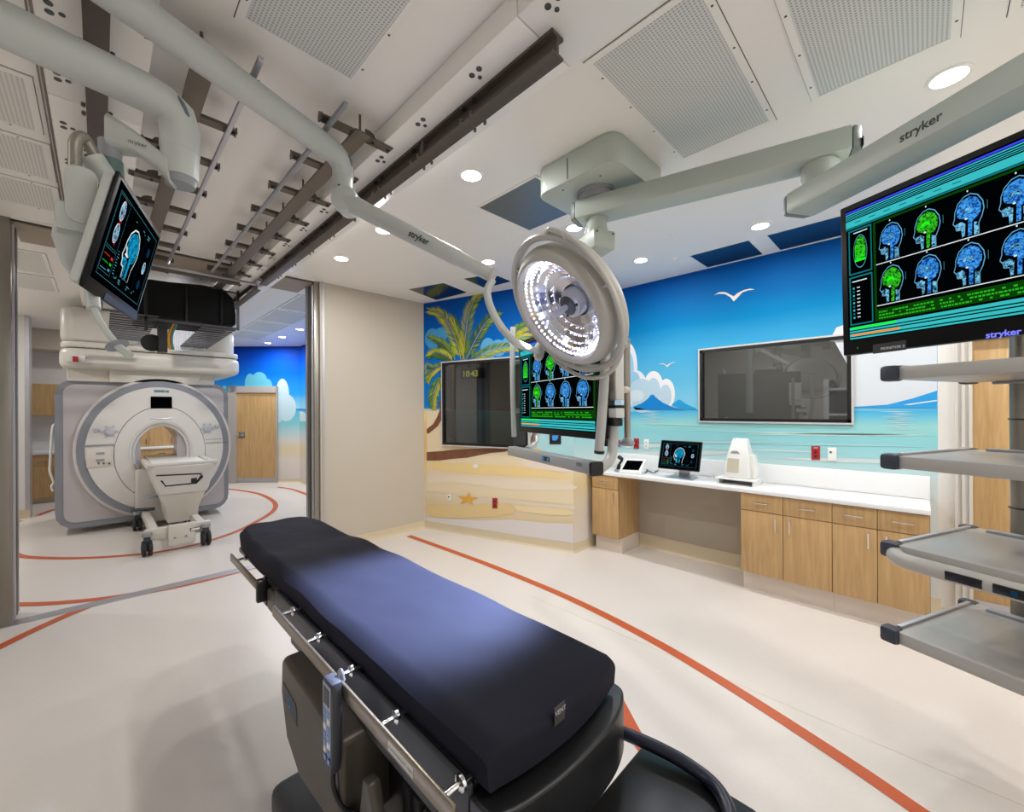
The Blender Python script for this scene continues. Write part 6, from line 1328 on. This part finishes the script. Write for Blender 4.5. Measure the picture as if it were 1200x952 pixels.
# white coil stand
hx = 4.16; hp_ = lambda u, v: at_x(u, v, hx)
wc = thing('head_coil_stand', 'white plastic head coil on a low stand on the counter', 'coil', tuple(hp_(865, 565)))
def yz(u, v): p = hp_(u, v); return p.y, p.z
b0 = yz(845, 567); y_l, y_r = yz(840, 560)[0], yz(887, 560)[0]; zb0 = CT1
MB().box(hx - 0.06, hx + 0.2, y_r, y_l, zb0 + 0.045, zb0 + 0.06).build('stand_top', WHITEP, wc, bevel=0.006)
for y in (y_l - 0.02, y_r + 0.02): MB().box(hx - 0.04, hx + 0.2, y - 0.008, y + 0.008, zb0, zb0 + 0.047).build('stand_leg', WHITEP, wc, bevel=0.002)
MB().box(hx + 0.17, hx + 0.19, y_r + 0.03, y_l - 0.03, zb0, zb0 + 0.047).build('stand_back', WHITEP, wc)
def cz_(v): return at_x(865, v, hx).z
zz0, zz1, zz2 = zb0 + 0.06, cz_(535), cz_(514.5)
ys = [yz(u, 540)[0] for u in (849, 856, 875, 881.5)]
def shell(name, secs, mt, bev):
    m_ = MB(); vs = []
    for z, y0, y1, xa, xb in secs: vs += [(xa, y1, z), (xa, y0, z), (xb, y0, z), (xb, y1, z)]
    n = len(secs); fs = [(i * 4 + k, i * 4 + (k + 1) % 4, i * 4 + 4 + (k + 1) % 4, i * 4 + 4 + k) for i in range(n - 1) for k in range(4)] + [(3, 2, 1, 0), tuple(range(4 * n - 4, 4 * n))]
    return m_.add(vs, fs).build(name, mt, wc, bevel=bev, segs=3)
shell('coil_shell', [(zz0, ys[3] + 0.02, ys[0], hx - 0.03, hx + 0.16), (zz1, ys[3] + 0.03, ys[0] - 0.02, hx - 0.005, hx + 0.15), (zz2, ys[2] + 0.012, ys[1] - 0.004, hx + 0.045, hx + 0.13)], WHITEP, 0.012)
shell('rear_shell', [(zz0, ys[3] - 0.02, ys[3] + 0.05, hx + 0.03, hx + 0.17), (zz1 + 0.02, ys[3] + 0.0, ys[3] + 0.05, hx + 0.04, hx + 0.15)], WHITEP, 0.015)
opn = [(hx - 0.029 + (z - zz0) * 0.14, y, z) for y, z in ((yz(852.5, 553)[0], cz_(554)), (yz(866.5, 553)[0], cz_(554)), (yz(866.5, 540)[0], cz_(538)), (yz(863, 536)[0], cz_(535)), (yz(857, 536)[0], cz_(535)), (yz(853, 538)[0], cz_(538)))]
MB().prism(opn, (-0.004, 0, 0)).build('opening', mat('coil_shadow', (198, 192, 172), 0.5), wc)
MB().prism([(hx + 0.004, y, z) for y, z in ((yz(855.5, 531)[0], cz_(531.5)), (yz(867, 531)[0], cz_(531.5)), (yz(864, 529)[0], cz_(529)), (yz(858, 529)[0], cz_(529)))], (-0.006, 0, 0)).build('brow_slot', GREYP, wc)
# outlets and switches on the walls
def wplate(fn, n, u0, v0, u1, v1, mt, label, dots=(), cat='outlet'):
    t = thing('wall_outlet', label, cat, tuple(fn((u0 + u1) / 2, (v0 + v1) / 2)))
    MB().prism([fn(u0, v0), fn(u1, v0), fn(u1, v1), fn(u0, v1)], n * 0.008).build('plate', mt, t, bevel=0.0015)
    for du, dv, w_, h_, m2 in dots:
        u, v = u0 + (u1 - u0) * du, v0 + (v1 - v0) * dv
        MB().prism([fn(u - w_, v - h_) + n * 0.008, fn(u + w_, v - h_) + n * 0.008, fn(u + w_, v + h_) + n * 0.008, fn(u - w_, v + h_) + n * 0.008], n * 0.002).build('socket', m2, t)
    return t
DK = mat('socket_dark', (60, 30, 32), 0.5); GRD = mat('socket_green', (40, 110, 60), 0.5); GPL = mat('plate_grey', (186, 188, 192), 0.45)
wplate(gull, GN, 722.8, 513.7, 729.5, 524.7, GPL, 'grey wall outlet plate behind the monitor carrier, leftmost above the counter', ((.5, .3, 1.2, 1, GRD), (.5, .52, 1.2, 1, REDP), (.5, .78, 1.4, 1.4, mat('socket_blue', (70, 100, 170), 0.5))))
wplate(gull, GN, 733.2, 513.7, 739, 525, WHITEP, 'white wall switch under the steel tube end, above the counter', ((.5, .4, 1.2, 1.2, GRD),))
wplate(gull, GN, 743, 514, 749, 526, REDP, 'small red wall outlet left of the desk monitor', ((.5, .3, .9, 1, DK), (.5, .7, .9, 1, DK)))
wplate(gull, GN, 755, 515, 760.6, 526.7, WHITEP, 'white wall outlet just left of the desk monitor', ((.5, .3, .8, 1, GPL), (.5, .7, .8, 1, GPL)))
wplate(gull, GN, 951, 523, 961, 539, REDP, 'red wall outlet below the wide observation window', ((.5, .12, 2.6, .5, GPL), (.5, .42, 1.4, 1.5, DK), (.5, .75, 1.4, 1.5, DK)))
wplate(gull, GN, 970, 524.7, 980.5, 540.2, WHITEP, 'white wall switch plate right of the red outlet below the wide window', ((.35, .35, 1.2, 1.2, GRD),))
wplate(palm, PN, 524.6, 579.5, 528, 586.7, WHITEP, 'small white wall switch left of the painted starfish', ((.5, .4, .8, .8, GRD),))
wplate(palm, PN, 577.4, 584, 583, 596, REDP, 'red wall outlet in the painted sand near the starfish', ((.5, .3, 1, 1.2, DK), (.5, .7, 1, 1.2, DK)))
tpn = wplate(palm, PN, 644.2, 509, 657.6, 520.7, BLACKP, 'small black wall touch panel with blue display under the brain-scan monitor', ((.5, .3, 3.4, 2, glow('touch_blue', (70, 150, 220), 0.8)), (.45, .55, 2.5, .9, MATS['touch_blue'])), 'control panel')
